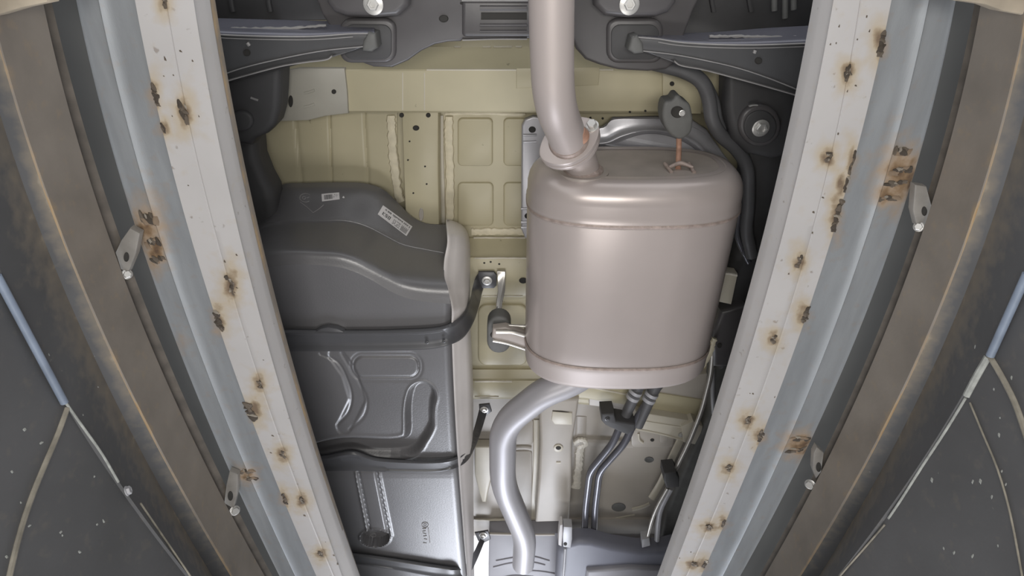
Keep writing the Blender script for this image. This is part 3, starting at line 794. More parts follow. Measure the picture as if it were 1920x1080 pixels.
def control_arm(label, top, inner, lower, weld, band, hol, wsp, collar, out):
    """top: flange line, inner: lower edge of the plate, lower: outer lip, all traced from the hub outwards; out = px beyond the rail."""
    t = thing('control_arm', label, 'control arm', 'rear suspension control arms')
    ext = lambda L: L + [(out, L[-1][1] + (L[-1][1] - L[-2][1]) / (L[-1][0] - L[-2][0]) * (out - L[-1][0]))]
    T, I, Lw, B = ext(top), ext(inner), ext(lower), ext(band)
    slab('arm_plate', catmull(T, 4) + catmull(I, 4)[::-1], 1.055, .02, M['arm_steel'], t, .003, 3)
    lift = lambda L, dy, z: [(x, y - dy, z) for x, y in L]
    n = len(T)
    Bx = resample(catmull(B, 4), 40); Tx = resample(catmull(T, 4), 40)
    G = []
    for f, z in ((0, 1.055), (.12, 1.056), (.22, 1.060), (.32, 1.068), (.5, 1.085), (.75, 1.10), (1, 1.12)):
        G.append([P(a[0] * (1 - f) + b[0] * f, a[1] * (1 - f) + b[1] * f, z) for a, b in zip(Tx, Bx)])
    grid_mesh('arm_flange', G, M['arm_flange'], t, (0, .01, .004), 60)
    ribbon('flange_highlight', T, 3.0, 1.056, .003, M['arm_edge'], t)  # shine of the flange edge painted as a paler line
    ribbon('flange_highlight', [(x, y + 6) for x, y in T[1:]], 2.0, 1.055, .0015, M['arm_edge'], t)
    ribbon('weld_seam', weld, 5, 1.082, .003, M['arm_edge'], t, .5, 10, 3)
    ia, la = resample(catmull(I, 4), 40), resample(catmull(Lw, 4), 40)
    grid_mesh('lower_flange', [[P(a[0]*(1-f)+b[0]*f, a[1]*(1-f)+b[1]*f, z) for a, b in zip(ia, la)] for f, z in ((0, 1.066), (.5, 1.069), (.9, 1.068), (1, 1.064))], M['arm_steel'], t, .006, 40)
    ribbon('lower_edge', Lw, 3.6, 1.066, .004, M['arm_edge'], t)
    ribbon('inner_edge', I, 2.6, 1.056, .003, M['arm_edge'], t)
    hole(hol[0], hol[1], 1.0545, 6.5, 6, t)
    ribbon('weld_spot', wsp, 6, 1.055, .003, M['arm_edge'], t)
    slab('bushing_collar', collar, 1.05, .04, M['rubber_grey'], t, .006, 3)
    return t
control_arm('dark control arm reaching out to the rail on the left of the subframe',
    [(702, 63), (662, 63), (588, 68), (512, 68), (437, 66), (400, 64)], [(698, 85), (681, 87), (606, 95), (531, 109), (456, 127), (400, 146)],
    [(623, 104), (616, 110), (575, 116), (531, 123), (480, 136), (434, 149), (400, 160)], [(612, 48), (560, 52), (470, 54), (404, 53)],
    [(702, 42), (640, 40), (520, 37), (404, 34)], (463, 99), [(464, 80), (468, 86)], [(690, 60), (704, 63), (708, 90), (696, 98), (678, 96), (680, 78)], 310)
control_arm('dark control arm reaching out to the rail on the right of the subframe',
    [(1186, 69), (1234, 73), (1273, 79), (1339, 83), (1415, 84), (1518, 81)], [(1195, 94), (1203, 95), (1262, 102), (1317, 112), (1382, 127), (1440, 146), (1500, 170)],
    [(1264, 114), (1273, 121), (1317, 130), (1382, 147), (1440, 163), (1492, 178)], [(1330, 68), (1380, 68), (1440, 70), (1515, 70)],
    [(1186, 62), (1260, 62), (1339, 60), (1430, 53), (1518, 48)], (1422, 114), [(1416, 94), (1414, 100)], [(1196, 66), (1184, 70), (1178, 94), (1190, 102), (1208, 100), (1206, 82)], 1610)

# dark trailing arms and brackets beside the crossmember
ta = thing('trailing_arm', 'black trailing arm beside the rail above the fuel tank', 'trailing arm', 'black trailing arms')
slab('arm_body', [(380, 95), (450, 108), (528, 112), (526, 165), (524, 205), (516, 234), (500, 252), (478, 262), (470, 275), (400, 260), (380, 200)], 1.13, .05, M['black_rubber'], ta, .015, 4)
slab('lower_dark_slab', [(400, 240), (478, 258), (482, 300), (496, 335), (510, 360), (516, 400), (510, 470), (440, 480), (400, 330)], 1.16, .06, M['black_rubber'], ta, .02, 4)  # dark slab filling a shadowed area, shade put into its colour
ribbon('scratch_mark', [(470, 183), (478, 186), (484, 188)], 4, 1.13, .001, M['arm_edge'], ta)
slab('bush_end', ellipse(450, 228, 24, 20), 1.122, .02, M['black_rubber'], ta, .006, 3)
tb = thing('trailing_arm', 'black trailing arm mount with a large pale bolt beside the muffler', 'trailing arm', 'black trailing arms')
slab('arm_body', [(1364, 110), (1420, 130), (1540, 170), (1540, 270), (1490, 290), (1450, 300), (1400, 290), (1372, 262), (1362, 200)], 1.13, .05, M['black_rubber'], tb, .014, 4)
slab('lower_dark_slab', [(1396, 280), (1500, 270), (1470, 380), (1436, 500), (1406, 590), (1376, 690), (1350, 700), (1338, 650), (1350, 560), (1372, 500), (1388, 460), (1386, 400), (1400, 330)], 1.17, .06, M['black_rubber'], tb, .02, 4)
slab('bush_ring', ellipse(1426, 236, 40, 40, 32), 1.118, .02, M['dark_steel'], tb, .007, 3)
slab('bush_core', ellipse(1426, 238, 31, 31, 32), 1.115, .01, M['black_rubber'], tb, .003, 3)
bolt(1426, 240, 1.114, 11, M['bolt_zinc'], tb, washer=1.45)
ribbon('clip_edge', [(1404, 199), (1412, 197), (1420, 197)], 3, 1.12, .004, M['bolt_zinc'], tb)
slab('lower_block', [(1352, 585), (1400, 575), (1395, 640), (1370, 690), (1336, 690), (1334, 630)], 1.14, .05, M['dark_steel'], tb, .012, 3)
hole(1349, 648, 1.139, 4, 4, tb)

# hoses on the right
h1 = tag(pipe('brake_hose', [(1225, 118, 1.14), (1282, 132, 1.14), (1316, 150, 1.14), (1330, 185, 1.145), (1334, 225, 1.15), (1350, 254, 1.15), (1384, 280, 1.15), (1403, 315, 1.15), (1403, 390, 1.15), (1398, 430, 1.15), (1410, 480, 1.15)], .0135, M['hose'], None, .05, 20), 'thick dark grey hose curving round the muffler towards the rail', 'hose')
h2 = tag(pipe('breather_tube', [(1296, 130, 1.165), (1322, 150, 1.165), (1342, 190, 1.165), (1346, 228, 1.165), (1366, 258, 1.165), (1400, 285, 1.165)], .009, M['hose'], None, .04, 16), 'thinner dark tube running alongside the thick hose', 'hose')
h3 = tag(pipe('brake_tube', [(1386, 400, 1.16), (1380, 436, 1.16), (1388, 462, 1.16), (1404, 492, 1.16)], .006, M['line_steel'], None, .03, 12), 'short dark metal tube between the muffler and the rail', 'tube')
for k, (x, y0, y1) in enumerate(((1452, -40, 20), (1472, -40, 34), (1488, -40, 18))):
    tag(pipe('brake_cable', [(x, y0, 1.15), (x, y1, 1.15)], .005, M['rubber_grey'], None, .02, 12), ['dark cable end left of three above the right control arm', 'longest dark cable end in the middle above the right control arm', 'dark cable end right of three above the right control arm'][k], 'cable', 'cable ends above the arm')

# ------------------------------------------------------------------ heat shield
hs = thing('heat_shield', 'silver aluminium heat shield folded round the muffler', 'heat shield')
slab('shield_plate', [(978, 236), (984, 224), (1000, 218), (1050, 226), (1108, 240), (1130, 240), (1142, 232), (1150, 222), (1240, 220), (1300, 226), (1326, 244), (1352, 282), (1396, 340), (1390, 460), (1300, 470), (1010, 470), (984, 446), (977, 430)], 1.255, .012, M['shield_alu'], hs, .004, 3)
rows = [[(1118, 242, 1.252), (1135, 238, 1.252), (1146, 226, 1.252), (1200, 223, 1.252), (1260, 226, 1.252), (1320, 250, 1.252), (1350, 290, 1.252)],
        [(1118, 262, 1.245), (1138, 260, 1.245), (1160, 248, 1.245), (1200, 240, 1.245), (1255, 242, 1.245), (1308, 262, 1.245), (1340, 298, 1.245)],
        [(1118, 270, 1.235), (1140, 268, 1.235), (1168, 256, 1.235), (1204, 246, 1.235), (1250, 248, 1.235), (1302, 268, 1.235), (1334, 302, 1.235)],
        [(1118, 276, 1.25), (1142, 274, 1.25), (1172, 262, 1.25), (1206, 252, 1.25), (1248, 254, 1.25), (1296, 274, 1.25), (1330, 306, 1.25)]]
grid_mesh('shield_lip', loft_grid(rows, 40, 4), M['shield_alu'], hs, .004, 60)
for x, y, r in ((998, 243, 6), (989, 405, 5), (1316, 266, 7)):
    hole(x, y, 1.2545, r, r * .9, hs)
for x0, x1, y in ((981, 1006, 253), (981, 1006, 266), (977, 995, 391), (977, 993, 416), (977, 993, 426)):
    ribbon('crimp', [(x0, y), ((x0 + x1) / 2, y), (x1, y - .5)], 4.5, 1.255, .004, M['shield_alu'], hs)

# ------------------------------------------------------------------ muffler with inlet, tailpipe
mf = thing('muffler', 'large pinkish-grey oval muffler with weld seams and a bent tailpipe', 'muffler')
MX, MZ, MA, MB = .236, 1.080, .206, .125
def msec(d, Y, n=72, ex=2.7):
    a, b = MA - d, MB - d
    out = []
    for k in range(n):
        t = 2 * math.pi * k / n
        c, s = math.cos(t), math.sin(t)
        out.append(Vector((MX + a * math.copysign(abs(c) ** (2/ex), c), Y, MZ + b * math.copysign(abs(s) ** (2/ex), s))))
    return out
def ring_mesh(name, prof, material, parent, cap0=False, cap1=False):
    bm = bmesh.new(); R = []
    for Y, d in prof:
        R.append([bm.verts.new(p) for p in msec(d, Y)])
    for a, b in zip(R, R[1:]):
        n = len(a)
        for k in range(n): bm.faces.new((a[k], a[(k+1) % n], b[(k+1) % n], b[k]))
    if cap0: bm.faces.new(R[0])
    if cap1: bm.faces.new(R[-1])
    return bm_obj(name, bm, material, parent, 50)
YA, YB = .468, .800          # seams
ring_mesh('shell', [(YA - .002, .003), (YA, .0008), (YA + .006, 0)] + [(YA + .006 + (YB - YA - .012) * k / 10, 0) for k in range(11)] + [(YB, .0008), (YB + .002, .003)], M['exhaust'], mf)
fr = ring_mesh('front_cap', [(YA - .001, -.0012), (YA - .010, -.0018), (YA - .016, 0), (YA - .036, .0006), (YA - .050, .0035), (YA - .062, .0095), (YA - .071, .018), (YA - .0755, .027), (YA - .077, .036), (YA - .077, .05)], M['exhaust'], mf, False, False)
ring_mesh('end_plate', [(YA - .0772, .037), (YA - .0765, .045), (YA - .074, .060)], M['exhaust_end'], fr, False, True)
ring_mesh('rear_cap', [(YB + .001, -.0012), (YB + .010, -.0018), (YB + .016, 0), (YB + .046, .0004), (YB + .053, .002), (YB + .059, .006), (YB + .063, .013), (YB + .064, .022), (YB + .064, .05)], M['exhaust_front'], mf, False, True)
for Y in (YA, YB):
    ring_mesh('weld_seam', [(Y - .004, -.0005), (Y - .002, -.0026), (Y + .002, -.0026), (Y + .004, -.0005)], M['exhaust_weld'], mf)
YC = YA - .077
inl = P(1093, 330, 1.0); inl = Vector((.1315, YC, 1.034))
A0, A1, A2 = P(1034, -330, .905), P(1034, 60, .905), P(1037, 190, .905)
fc = P(1066, 262, .985)
tube('inlet_pipe', fillet([fc, fc + (inl - fc) * .45 + Vector((.004, -.004, .004)), inl, inl + Vector((0, .03, 0))], .03), .0305, M['exhaust'], mf, 28)
tube('inlet_collar', [inl + Vector((0, -.009, 0)), inl + Vector((0, -.005, 0)), inl + Vector((0, .012, 0))], [.0325, .037, .037], M['exhaust_weld'], mf, 28)
tube('collar_ring', [inl + Vector((0, -.001, 0)), inl + Vector((0, .008, 0))], .047, M['exhaust_end'], mf, 28)
tp = [P(1110, 690, 1.05), P(1072, 715, 1.045), P(1020, 735, 1.04), P(943, 795, 1.04), P(942, 905, 1.04), P(985, 1006, 1.06), P(981, 1058, 1.07)]
tube('tailpipe', fillet(tp, .06, 8), [.035, .035, .034, .034, .033], M['tailpipe'], mf, 28, cap=False, wall=.002)
# hanger bracket on the muffler's left side
hb = slab('hanger_bracket', [(924, 617), (948, 614), (994, 630), (1000, 668), (968, 652), (936, 642), (922, 634)], 1.075, .02, M['exhaust_end'], mf, .004, 3)
pipe('hanger_rod', [(930, 622, 1.07), (960, 622, 1.07), (994, 632, 1.07)], .005, M['pipe_bright'], mf, .01, 12)
ribbon('bracket_edge', [(924, 638), (950, 643), (985, 654)], 5, 1.075, .004, M['pipe_bright'], hb)
pipe('hanger_rod', [(950, 610, 1.09), (972, 611, 1.09), (998, 612, 1.09)], .0035, M['pipe_bright'], mf, .01, 10)
# rear hanger rod on the end plate
rod0 = P(1273, 256, 1.085)
tube('hanger_rod', fillet([rod0, P(1273, 276, 1.09), Vector((MX + .075, YC + .002, 1.05))], .01), .0052, M['flange_rust'], mf, 12)
tube('rod_weld', [Vector((MX + .055, YC - .004, 1.042)), Vector((MX + .078, YC - .009, 1.05)), Vector((MX + .10, YC - .004, 1.042))], [.003, .0045, .003], M['exhaust_weld'], mf, 14, 5)
for dx in (.058, .1):
    tube('rod_weld', [Vector((MX + dx, YC + .001, 1.03)), Vector((MX + dx - .004 + .08 * (dx - .079), YC - .004, 1.062))], .0035, M['exhaust_weld'], mf, 10)

# front pipe with flange
fp = thing('exhaust_pipe', 'pinkish-grey exhaust pipe coming down from the top to a bolted flange', 'exhaust pipe')
tube('pipe_body', fillet([A0, A1, A2, fc + (A2 - fc) * .12, fc], .07, 12), .0322, M['exhaust_front'], fp, 32)
td = (fc - A2).normalized()
e1 = (P(1106, 200, .975) - P(1018, 268, .975)); e1 = (e1 - td * e1.dot(td)).normalized(); e2 = td.cross(e1)
def flange(name, c, la, lb, th, material, parent):
    pts = []
    for k in range(40):
        t = 2 * math.pi * k / 40
        c_, s_ = math.cos(t), math.sin(t)
        pts.append(c + e1 * la * math.copysign(abs(c_) ** .9, c_) + e2 * lb * s_ * (1 - .25 * c_ * c_))
    return slab3(name, pts, td * th, material, parent, .002)
flange('flange', fc + td * .002, .056, .042, .010, M['exhaust'], fp)
fl2 = flange('flange', fc + td * .016, .055, .042, .009, M['exhaust'], mf)
flange('gasket', fc + td * .012, .052, .038, .005, M['flange_rust'], fp)
tube('flange_weld', [fc - td * .006, fc + td * .001, fc + td * .003], [.0335, .0355, .0355], M['exhaust_weld'], fp, 28)
for s in (1,):
    c = fc + e1 * .046 * s + td * .002
    link('flange_bolt', bolt_mesh(washer=1.3, hexh=1.1, socket=False), M['bolt_zinc'], fp, Matrix.Translation(c) @ rot_to(-td) @ Matrix.Scale(.0085, 4))
c = P(1079, 243, .955)
link('flange_bolt', bolt_mesh(washer=1.25, hexh=1.2, socket=False).copy(), M['bolt_zinc'], fp, Matrix.Translation(c) @ rot_to((-.2, -.55, -.7)) @ Matrix.Scale(.0085, 4))
tube('flange_ear', [P(1082, 246, .958), P(1088, 256, .972)], [.013, .016], M['flange_rust'], fp, 18)

# rubber hangers
rh = thing('rubber_hanger', 'grey rubber hanger block with a bright pin above the muffler', 'rubber hanger', 'rubber exhaust hangers')
slab('rubber_block', [(1248, 191), (1261, 188), (1267, 180), (1274, 179), (1281, 187), (1293, 195), (1298, 212), (1300, 228), (1296, 248), (1286, 258), (1274, 262), (1258, 254), (1246, 236), (1242, 212)], 1.07, .04, M['rubber_grey'], rh, .006, 3, 3)
hole(1270, 210, 1.0695, 11, 10, rh)
bolt(1279, 212, 1.068, 5, M['bolt_zinc'], rh, socket=False, washer=1.2)
rh2 = thing('rubber_hanger', 'dark grey oval rubber hanger hooked to the left side of the muffler', 'rubber hanger', 'rubber exhaust hangers')
slab('rubber_block', rrect(913, 594, 958, 663, 21), 1.10, .035, M['rubber_grey'], rh2, .006, 3)
hole(928, 628, 1.0995, 8, 6, rh2)
hk = slab('hook_strap', [(932, 509), (948, 509), (947, 545), (942, 570), (938, 615), (929, 615), (930, 570), (934, 545)], lambda x, y: 1.228 - max(0, y - 545) / 70 * .12, .008, M['pipe_bright'], rh2, .0025, 3)
for y in (577, 590, 598):
    bolt(934, y, 1.226 - (y - 545) / 70 * .12, 2.2, M['bolt_zinc'], hk, socket=False)

# ------------------------------------------------------------------ fuel tank
tk = thing('fuel_tank', 'dark grey plastic fuel tank with moulded channels and two paper stickers', 'fuel tank')
def seg_d(x, y, pts):
    best = 1e9
    for (ax, ay), (bx, by) in zip(pts, pts[1:]):
        vx, vy = bx - ax, by - ay
        t = max(0, min(1, ((x-ax)*vx + (y-ay)*vy) / (vx*vx + vy*vy + 1e-9)))
        best = min(best, math.hypot(x - ax - t*vx, y - ay - t*vy))
    return best
LCH = catmull([(520, 880), (585, 852), (640, 842), (748, 842), (772, 834), (785, 808), (786, 775), (788, 755), (791, 744)], 5)
LCH = [(x, y) for x, y in LCH]
ARC1 = catmull([(600, 664), (632, 680), (650, 712), (659, 745), (652, 775), (632, 797)], 5)
ARC2 = catmull([(640, 664), (655, 690), (676, 722), (688, 752), (682, 780), (655, 806)], 5)
PAD = (663, 668, 785, 707)
def sst(a, b, x):
    t = max(0, min(1, (x - a) / (b - a))); return t * t * (3 - 2 * t)
def rbox(x, y, x0, y0, x1, y1, r):
    cx, cy = (x0+x1)/2, (y0+y1)/2
    qx, qy = abs(x-cx) - (x1-x0)/2 + r, abs(y-cy) - (y1-y0)/2 + r
    return math.hypot(max(qx, 0), max(qy, 0)) + min(max(qx, qy), 0) - r
def tank_disp(x, y):
    d = 0.0
    if y > 700 and x < 840:
        q = seg_d(x, y, LCH); hw = float(np.interp(y, [800, 830], [28, 20]))
        d += .020 * (1 - sst(hw - 12, hw, q)) - .0014 * math.exp(-((q - hw - 1.8) / 1.8) ** 2)
    if 655 < y < 815 and x < 700:
        d += .0020 * math.exp(-(seg_d(x, y, ARC1) / 2.2) ** 2) + .0012 * math.exp(-(seg_d(x, y, ARC2) / 2.6) ** 2)
        d += .002 * (1 - sst(0, 5, max(0, seg_d(x, y, [(630, 665), (655, 700), (670, 750), (645, 800)]) - 12)))
    if 655 < y < 725 and 640 < x < 810:
        r = rbox(x, y, *PAD, 17)
        d += .0018 * math.exp(-(r / 2.0) ** 2) - .0012 * (1 - sst(-3, 1, r))
        d += .0010 * math.exp(-((r - 6) / 2.5) ** 2)
    if 885 < y < 1035 and 655 < x < 745:
        cx = 690 + (y - 893) * .20
        a = abs(x - cx)
        if y < 1006:
            d += .004 * math.exp(-((a - 17) / 2.4) ** 2) - .002 * (1 - sst(12, 16, a))
            d -= .003 * math.exp(-((a - 22) / 2.4) ** 2)
        e = math.hypot((x - 703) / 27.0, (y - 1008) / 16.5)
        d += .024 * (1 - sst(.9, 1.0, e))
        d -= .003 * math.exp(-((e - 1.06) / .07) ** 2)
    if 845 < y < 895:                          # strap channel
        d += .004 * math.exp(-((y - 872) / 14.0) ** 2)
    return d
def redge(y):
    return float(np.interp(y, [560, 610, 700, 800, 850, 900, 1000, 1080, 1140], [846, 845, 848, 853, 856, 860, 868, 875, 880]))
ZT = 1.0
NC = 260
rows = [[(400, 470, 1.235), (450, 420, 1.235), (492, 372, 1.235), (530, 346, 1.235), (575, 343, 1.235), (630, 342, 1.235), (685, 344, 1.235), (718, 355, 1.235), (748, 382, 1.235), (772, 406, 1.235), (800, 419, 1.235), (838, 421, 1.235)],
        [(400, 490, 1.215), (450, 436, 1.215), (496, 392, 1.21), (534, 358, 1.21), (580, 354, 1.21), (630, 354, 1.21), (682, 357, 1.21), (712, 368, 1.21), (744, 394, 1.21), (770, 416, 1.21), (800, 430, 1.21), (838, 434, 1.21)],
        [(400, 500, 1.14), (450, 452, 1.14), (500, 420, 1.14), (545, 414, 1.14), (590, 414, 1.14), (635, 413, 1.14), (662, 417, 1.14), (690, 426, 1.14), (725, 444, 1.14), (755, 459, 1.14), (795, 468, 1.14), (836, 475, 1.14)],
        [(400, 506, 1.128), (450, 458, 1.128), (500, 427, 1.128), (545, 421, 1.128), (590, 421, 1.128), (635, 420, 1.128), (662, 424, 1.128), (690, 433, 1.128), (725, 451, 1.128), (755, 466, 1.128), (795, 475, 1.128), (835, 482, 1.128)],
        [(405, 530, 1.04), (455, 482, 1.04), (505, 460, 1.04), (550, 457, 1.04), (595, 458, 1.04), (635, 460, 1.04), (665, 467, 1.04), (695, 480, 1.04), (725, 496, 1.04), (755, 508, 1.04), (795, 515, 1.04), (833, 518, 1.04)],
        [(410, 540, 1.012), (460, 500, 1.012), (508, 476, 1.012), (552, 472, 1.012), (597, 473, 1.012), (637, 476, 1.012), (667, 485, 1.012), (697, 500, 1.012), (727, 516, 1.012), (757, 530, 1.012), (797, 538, 1.012), (840, 541, 1.012)],
        [(415, 550, ZT), (465, 515, ZT), (512, 500, ZT), (555, 496, ZT), (600, 497, ZT), (640, 502, ZT), (670, 512, ZT), (700, 527, ZT), (730, 545, ZT), (760, 558, ZT), (800, 566, ZT), (845, 570, ZT)]]
G1 = loft_grid(rows, NC, 5)
front = grid_mesh('tank_front', G1, M['tank_plastic'], tk, 0, 60)
# flat underside, joined on below the shaped front
fr_row = resample(catmull(rows[-1], 6), NC)
G2 = []
for j, y in enumerate(np.concatenate([np.linspace(0, 1, 12)[:-1] * 52, np.arange(52, 592, 1.8)])):
    row = []
    for i in range(NC):
        t = min(1.0, y / 52.0)
        fx, fy = fr_row[i][0], fr_row[i][1]
        yy = fy + (576 + 0 - fy) * t if y <= 52 else 576 + (y - 52)
        tx = 420 + (min(60, (yy - 550) * .35)) if yy > 550 else 415
        ex = redge(max(yy, 576))
        gx = tx + (ex - tx) * i / (NC - 1)
        x = fx + (gx - fx) * t
        edge = max(0, (x - (ex - 14)) / 14.0)
        p = P(x, yy, ZT) + Vector((0, 0, tank_disp(x, yy) + .008 * edge * edge))
        row.append(p)
    G2.append(row)
bottom = grid_mesh('tank_underside', G2, M['tank_plastic'], tk, 0, 45)
TB, FB = obj_bvh(bottom), obj_bvh(front)
tube('mould_line', [hit(FB, x, y)[0] for x, y in catmull([(500, 418), (545, 414), (600, 414), (640, 413), (662, 416), (690, 425), (725, 443), (755, 458), (795, 467), (832, 474)], 5)], .0016, M['tank_plastic'], tk, 8)
# side shield
SH = [(412, 836, 843, 868 - 22), (418, 836, 852, 862), (430, 837, 860, 874), (455, 838, 866, 881), (490, 832, 866, 882), (520, 832, 862, 881), (545, 838, 862, 881), (575, 846, 866, 881), (610, 846, 867, 882), (700, 849, 869, 886), (800, 854, 872, 887), (900, 861, 876, 887), (1000, 869, 881, 888), (1080, 876, 884, 889), (1140, 881, 887, 892)]
G3 = []
for y, a, b, c in catmull(SH, 6):
    zf = float(np.interp(y, [412, 440, 480, 540, 580, 700], [1.20, 1.13, 1.10, 1.03, 1.0, 1.0]))
    G3.append([P(q[0], q[1], q[2]) for q in catmull([(a, y, zf + .002), (a + 1, y, zf - .003), (a * .6 + b * .4, y, zf + .010), (b, y, zf + .035), (c - 3, y, zf + .085), (c, y, zf + .16), (c + .5, y, zf + .22)], 3)])
shd = grid_mesh('side_shield', G3, M['tank_shield'], tk, 0, 50)
shd['label'] = 'warm grey metal shield along the side of the tank'

def on(bvh, px, py, off=.0008):
    l, n = hit(bvh, px, py)
    return l + n * off
def sticker(name, quad, parent, bvh, nx=10, ny=5, off=.0006, th=.0004):
    """quad in pixels tl,tr,br,bl laid on a curved surface."""
    G = []
    for j in range(ny + 1):
        row = []
        for i in range(nx + 1):
            u, v = i / nx, j / ny
            q = (np.array(quad[0])*(1-u)*(1-v) + np.array(quad[1])*u*(1-v) + np.array(quad[2])*u*v + np.array(quad[3])*(1-u)*v)
            row.append(on(bvh, q[0], q[1], off))
        G.append(row)
    return grid_mesh(name, G, None, parent, 0, 60)
def uvq(quad, u, v):
    return tuple(np.array(quad[0])*(1-u)*(1-v) + np.array(quad[1])*u*(1-v) + np.array(quad[2])*u*v + np.array(quad[3])*(1-u)*v)
def print_rects(name, quad, rects, parent, bvh, material, off=.0011):
    bm = bmesh.new()
    for u0, v0, u1, v1 in rects:
        vs = [bm.verts.new(on(bvh, *uvq(quad, a, b), off)) for a, b in ((u0, v0), (u1, v0), (u1, v1), (u0, v1))]
        bm.faces.new(vs)
    return bm_obj(name, bm, material, parent)
FONT3 = {'K': ['101', '110', '100', '110', '101'], 'S': ['111', '100', '111', '001', '111'], 'O': ['111', '101', '101', '101', '111'], '0': ['111', '101', '101', '101', '111'], '+': ['000', '010', '111', '010', '000']}
def letters(txt, u0, v0, cw, chh, gap):
    R = []
    for k, ch in enumerate(txt):
        for r, line in enumerate(FONT3[ch]):
            for c, b in enumerate(line):
                if b == '1':
                    x = u0 + k * (cw + gap) + c * cw / 3; y = v0 + r * chh / 5
                    R.append((x, y, x + cw / 3, y + chh / 5))
    return R
def fine_print(rnd, u0, v0, u1, v1, lines, dens=.6):
    R = []
    hgt = (v1 - v0) / lines
    for k in range(lines):
        u = u0
        while u < u1 - .02:
            wd = rnd.uniform(.008, .03)
            if rnd.random() < dens: R.append((u, v0 + k*hgt + hgt*.15, min(u1, u + wd), v0 + k*hgt + hgt*rnd.uniform(.55, .85)))
            u += wd + rnd.uniform(.005, .012)
    return R
rnd = random.Random(5)
q1 = [(603, 364), (636, 361), (637, 374), (604, 378)]
s1 = sticker('paper_sticker', q1, tk, FB); s1.data.materials.append(M['paper']); s1['label'] = 'small white sticker with a barcode'
bars = []; u = .14
while u < .62:
    wd = rnd.uniform(.008, .022); bars.append((u, .18, u + wd, .82)); u += wd + rnd.uniform(.006, .014)
print_rects('barcode', q1, bars, s1, FB, M['print'])
print_rects('lettering', q1, fine_print(rnd, .66, .2, .95, .7, 3), s1, FB, M['print'])
q2 = [(718, 385), (773, 425), (762, 443), (708, 402)]
s2 = sticker('paper_sticker', q2, tk, FB, 14, 5); s2.data.materials.append(M['paper']); s2['label'] = 'larger slanted white sticker lettered KSO'
print_rects('lettering', q2, letters('KSO', .10, .48, .075, .30, .02) + fine_print(rnd, .12, .10, .95, .34, 1, .85), s2, FB, M['print'])
print_rects('barcode', q2, fine_print(rnd, .46, .44, .72, .92, 5, .7) + [(.74 + .024 * i, .42 + .1 * ((i * 3) % 2), .74 + .024 * i + .014, .92) for i in range(9)], s2, FB, M['print'])
# chalk-like mould marks
bk = [on(FB, x, y, .0004) for x, y in ellipse(573, 371, 11, 8, 28)[4:26]]
tube('mould_mark', bk, .0008, M['emboss'], tk, 6)
tube('mould_mark', [on(FB, x, y, .0004) for x, y in [(563, 379), (575, 388), (587, 399), (598, 392), (607, 384)]], .0008, M['emboss'], tk, 6)
tube('mould_mark', [on(FB, x, y, .0004) for x, y in ellipse(570, 371, 3, 2.6, 14) + [(573, 371)]], .0008, M['emboss'], tk, 6)
tube('mould_mark', [on(FB, x, y, .0004) for x, y in [(575, 371), (580, 370)]], .0008, M['emboss'], tk, 6)
blob = blob_at(FB, 644, 370, 2.2, 1.6, tk, M['paper'], 'b', .4, name='paint_dot', seed=0)
# moulded maker's mark near the bottom, a ring and small strokes up the plastic
tube('mould_mark', [on(TB, x, y, .0004) for x, y in ellipse(797, 984, 6, 5, 20) + [(803, 984)]], .0012, M['emboss'], tk, 6)
tube('mould_mark', [on(TB, x, y, .0004) for x, y in ellipse(797, 984, 2.5, 2, 12) + [(799.5, 984)]], .0009, M['emboss'], tk, 6)
for k, (x0, y0, x1, y1) in enumerate(((792, 991, 799, 991), (792, 996, 798, 995), (793, 999, 799, 1001), (794, 1005, 800, 1004), (795, 1010, 801, 1011), (793, 1017, 800, 1018), (803, 990, 806, 1017))):
    tube('mould_mark', [on(TB, x0, y0, .0004), on(TB, (x0+x1)/2, (y0+y1)/2, .0004), on(TB, x1, y1, .0004)], .0011, M['emboss'], tk, 6)
tube('mould_mark', [on(TB, x, y, .0004) for x, y in ellipse(700, 1003, 5, 3, 14)], .0008, M['emboss'], tk, 6)

# tank straps
def strap(label, top, bot, boltp, tabz, tab, lump=None):
    t = thing('tank_strap', label, 'strap', 'fuel tank straps')
    a, b = resample(catmull(top, 8), 70), resample(catmull(bot, 8), 70)
    G = []
    for i in range(70):
        row = []
        for u, h in ((0, .004), (.06, .0), (.16, 0), (.22, .003), (.5, .0032), (.76, .003), (.84, 0), (.94, 0), (1, .004)):
            q = a[i] * (1 - u) + b[i] * u
            row.append(P(q[0], q[1], q[2]) + Vector((0, 0, h)))
        G.append(row)
    grid_mesh('strap_band', G, M['strap_steel'], t, .004, 40)
    if tab:
        tb_ = slab('bolt_tab', tab, tabz, .006, M['strap_steel'], t, .002, 2)
        bolt(boltp[0], boltp[1], tabz - .0005, boltp[2], M['bolt_zinc'], tb_)
    return t
s = strap('upper strap of three across the fuel tank, bolted near the hanger', [(470, 622, .984), (540, 622, .984), (640, 623, .984), (740, 622, .984), (820, 617, .985), (846, 609, .99), (866, 594, 1.02), (880, 568, 1.08), (886, 540, 1.16), (894, 518, 1.225), (902, 511, 1.232)],
      [(480, 662, .984), (550, 661, .984), (640, 661, .984), (740, 659, .984), (815, 656, .985), (846, 648, .99), (868, 636, 1.02), (886, 610, 1.08), (898, 576, 1.16), (904, 550, 1.225), (908, 538, 1.232)], (913, 526, 6), 1.230,
      [(897, 510), (926, 510), (931, 516), (931, 536), (926, 541), (905, 541), (895, 530)])
slab('strap_pad', [(590, 623), (600, 617), (615, 614), (632, 617), (645, 623), (645, 630), (590, 630)], .986, .012, M['strap_steel'], s, .002)
bolt(800, 642, .983, 2.2, M['strap_steel'], s, socket=False); bolt(832, 640, .983, 2.2, M['strap_steel'], s, socket=False)
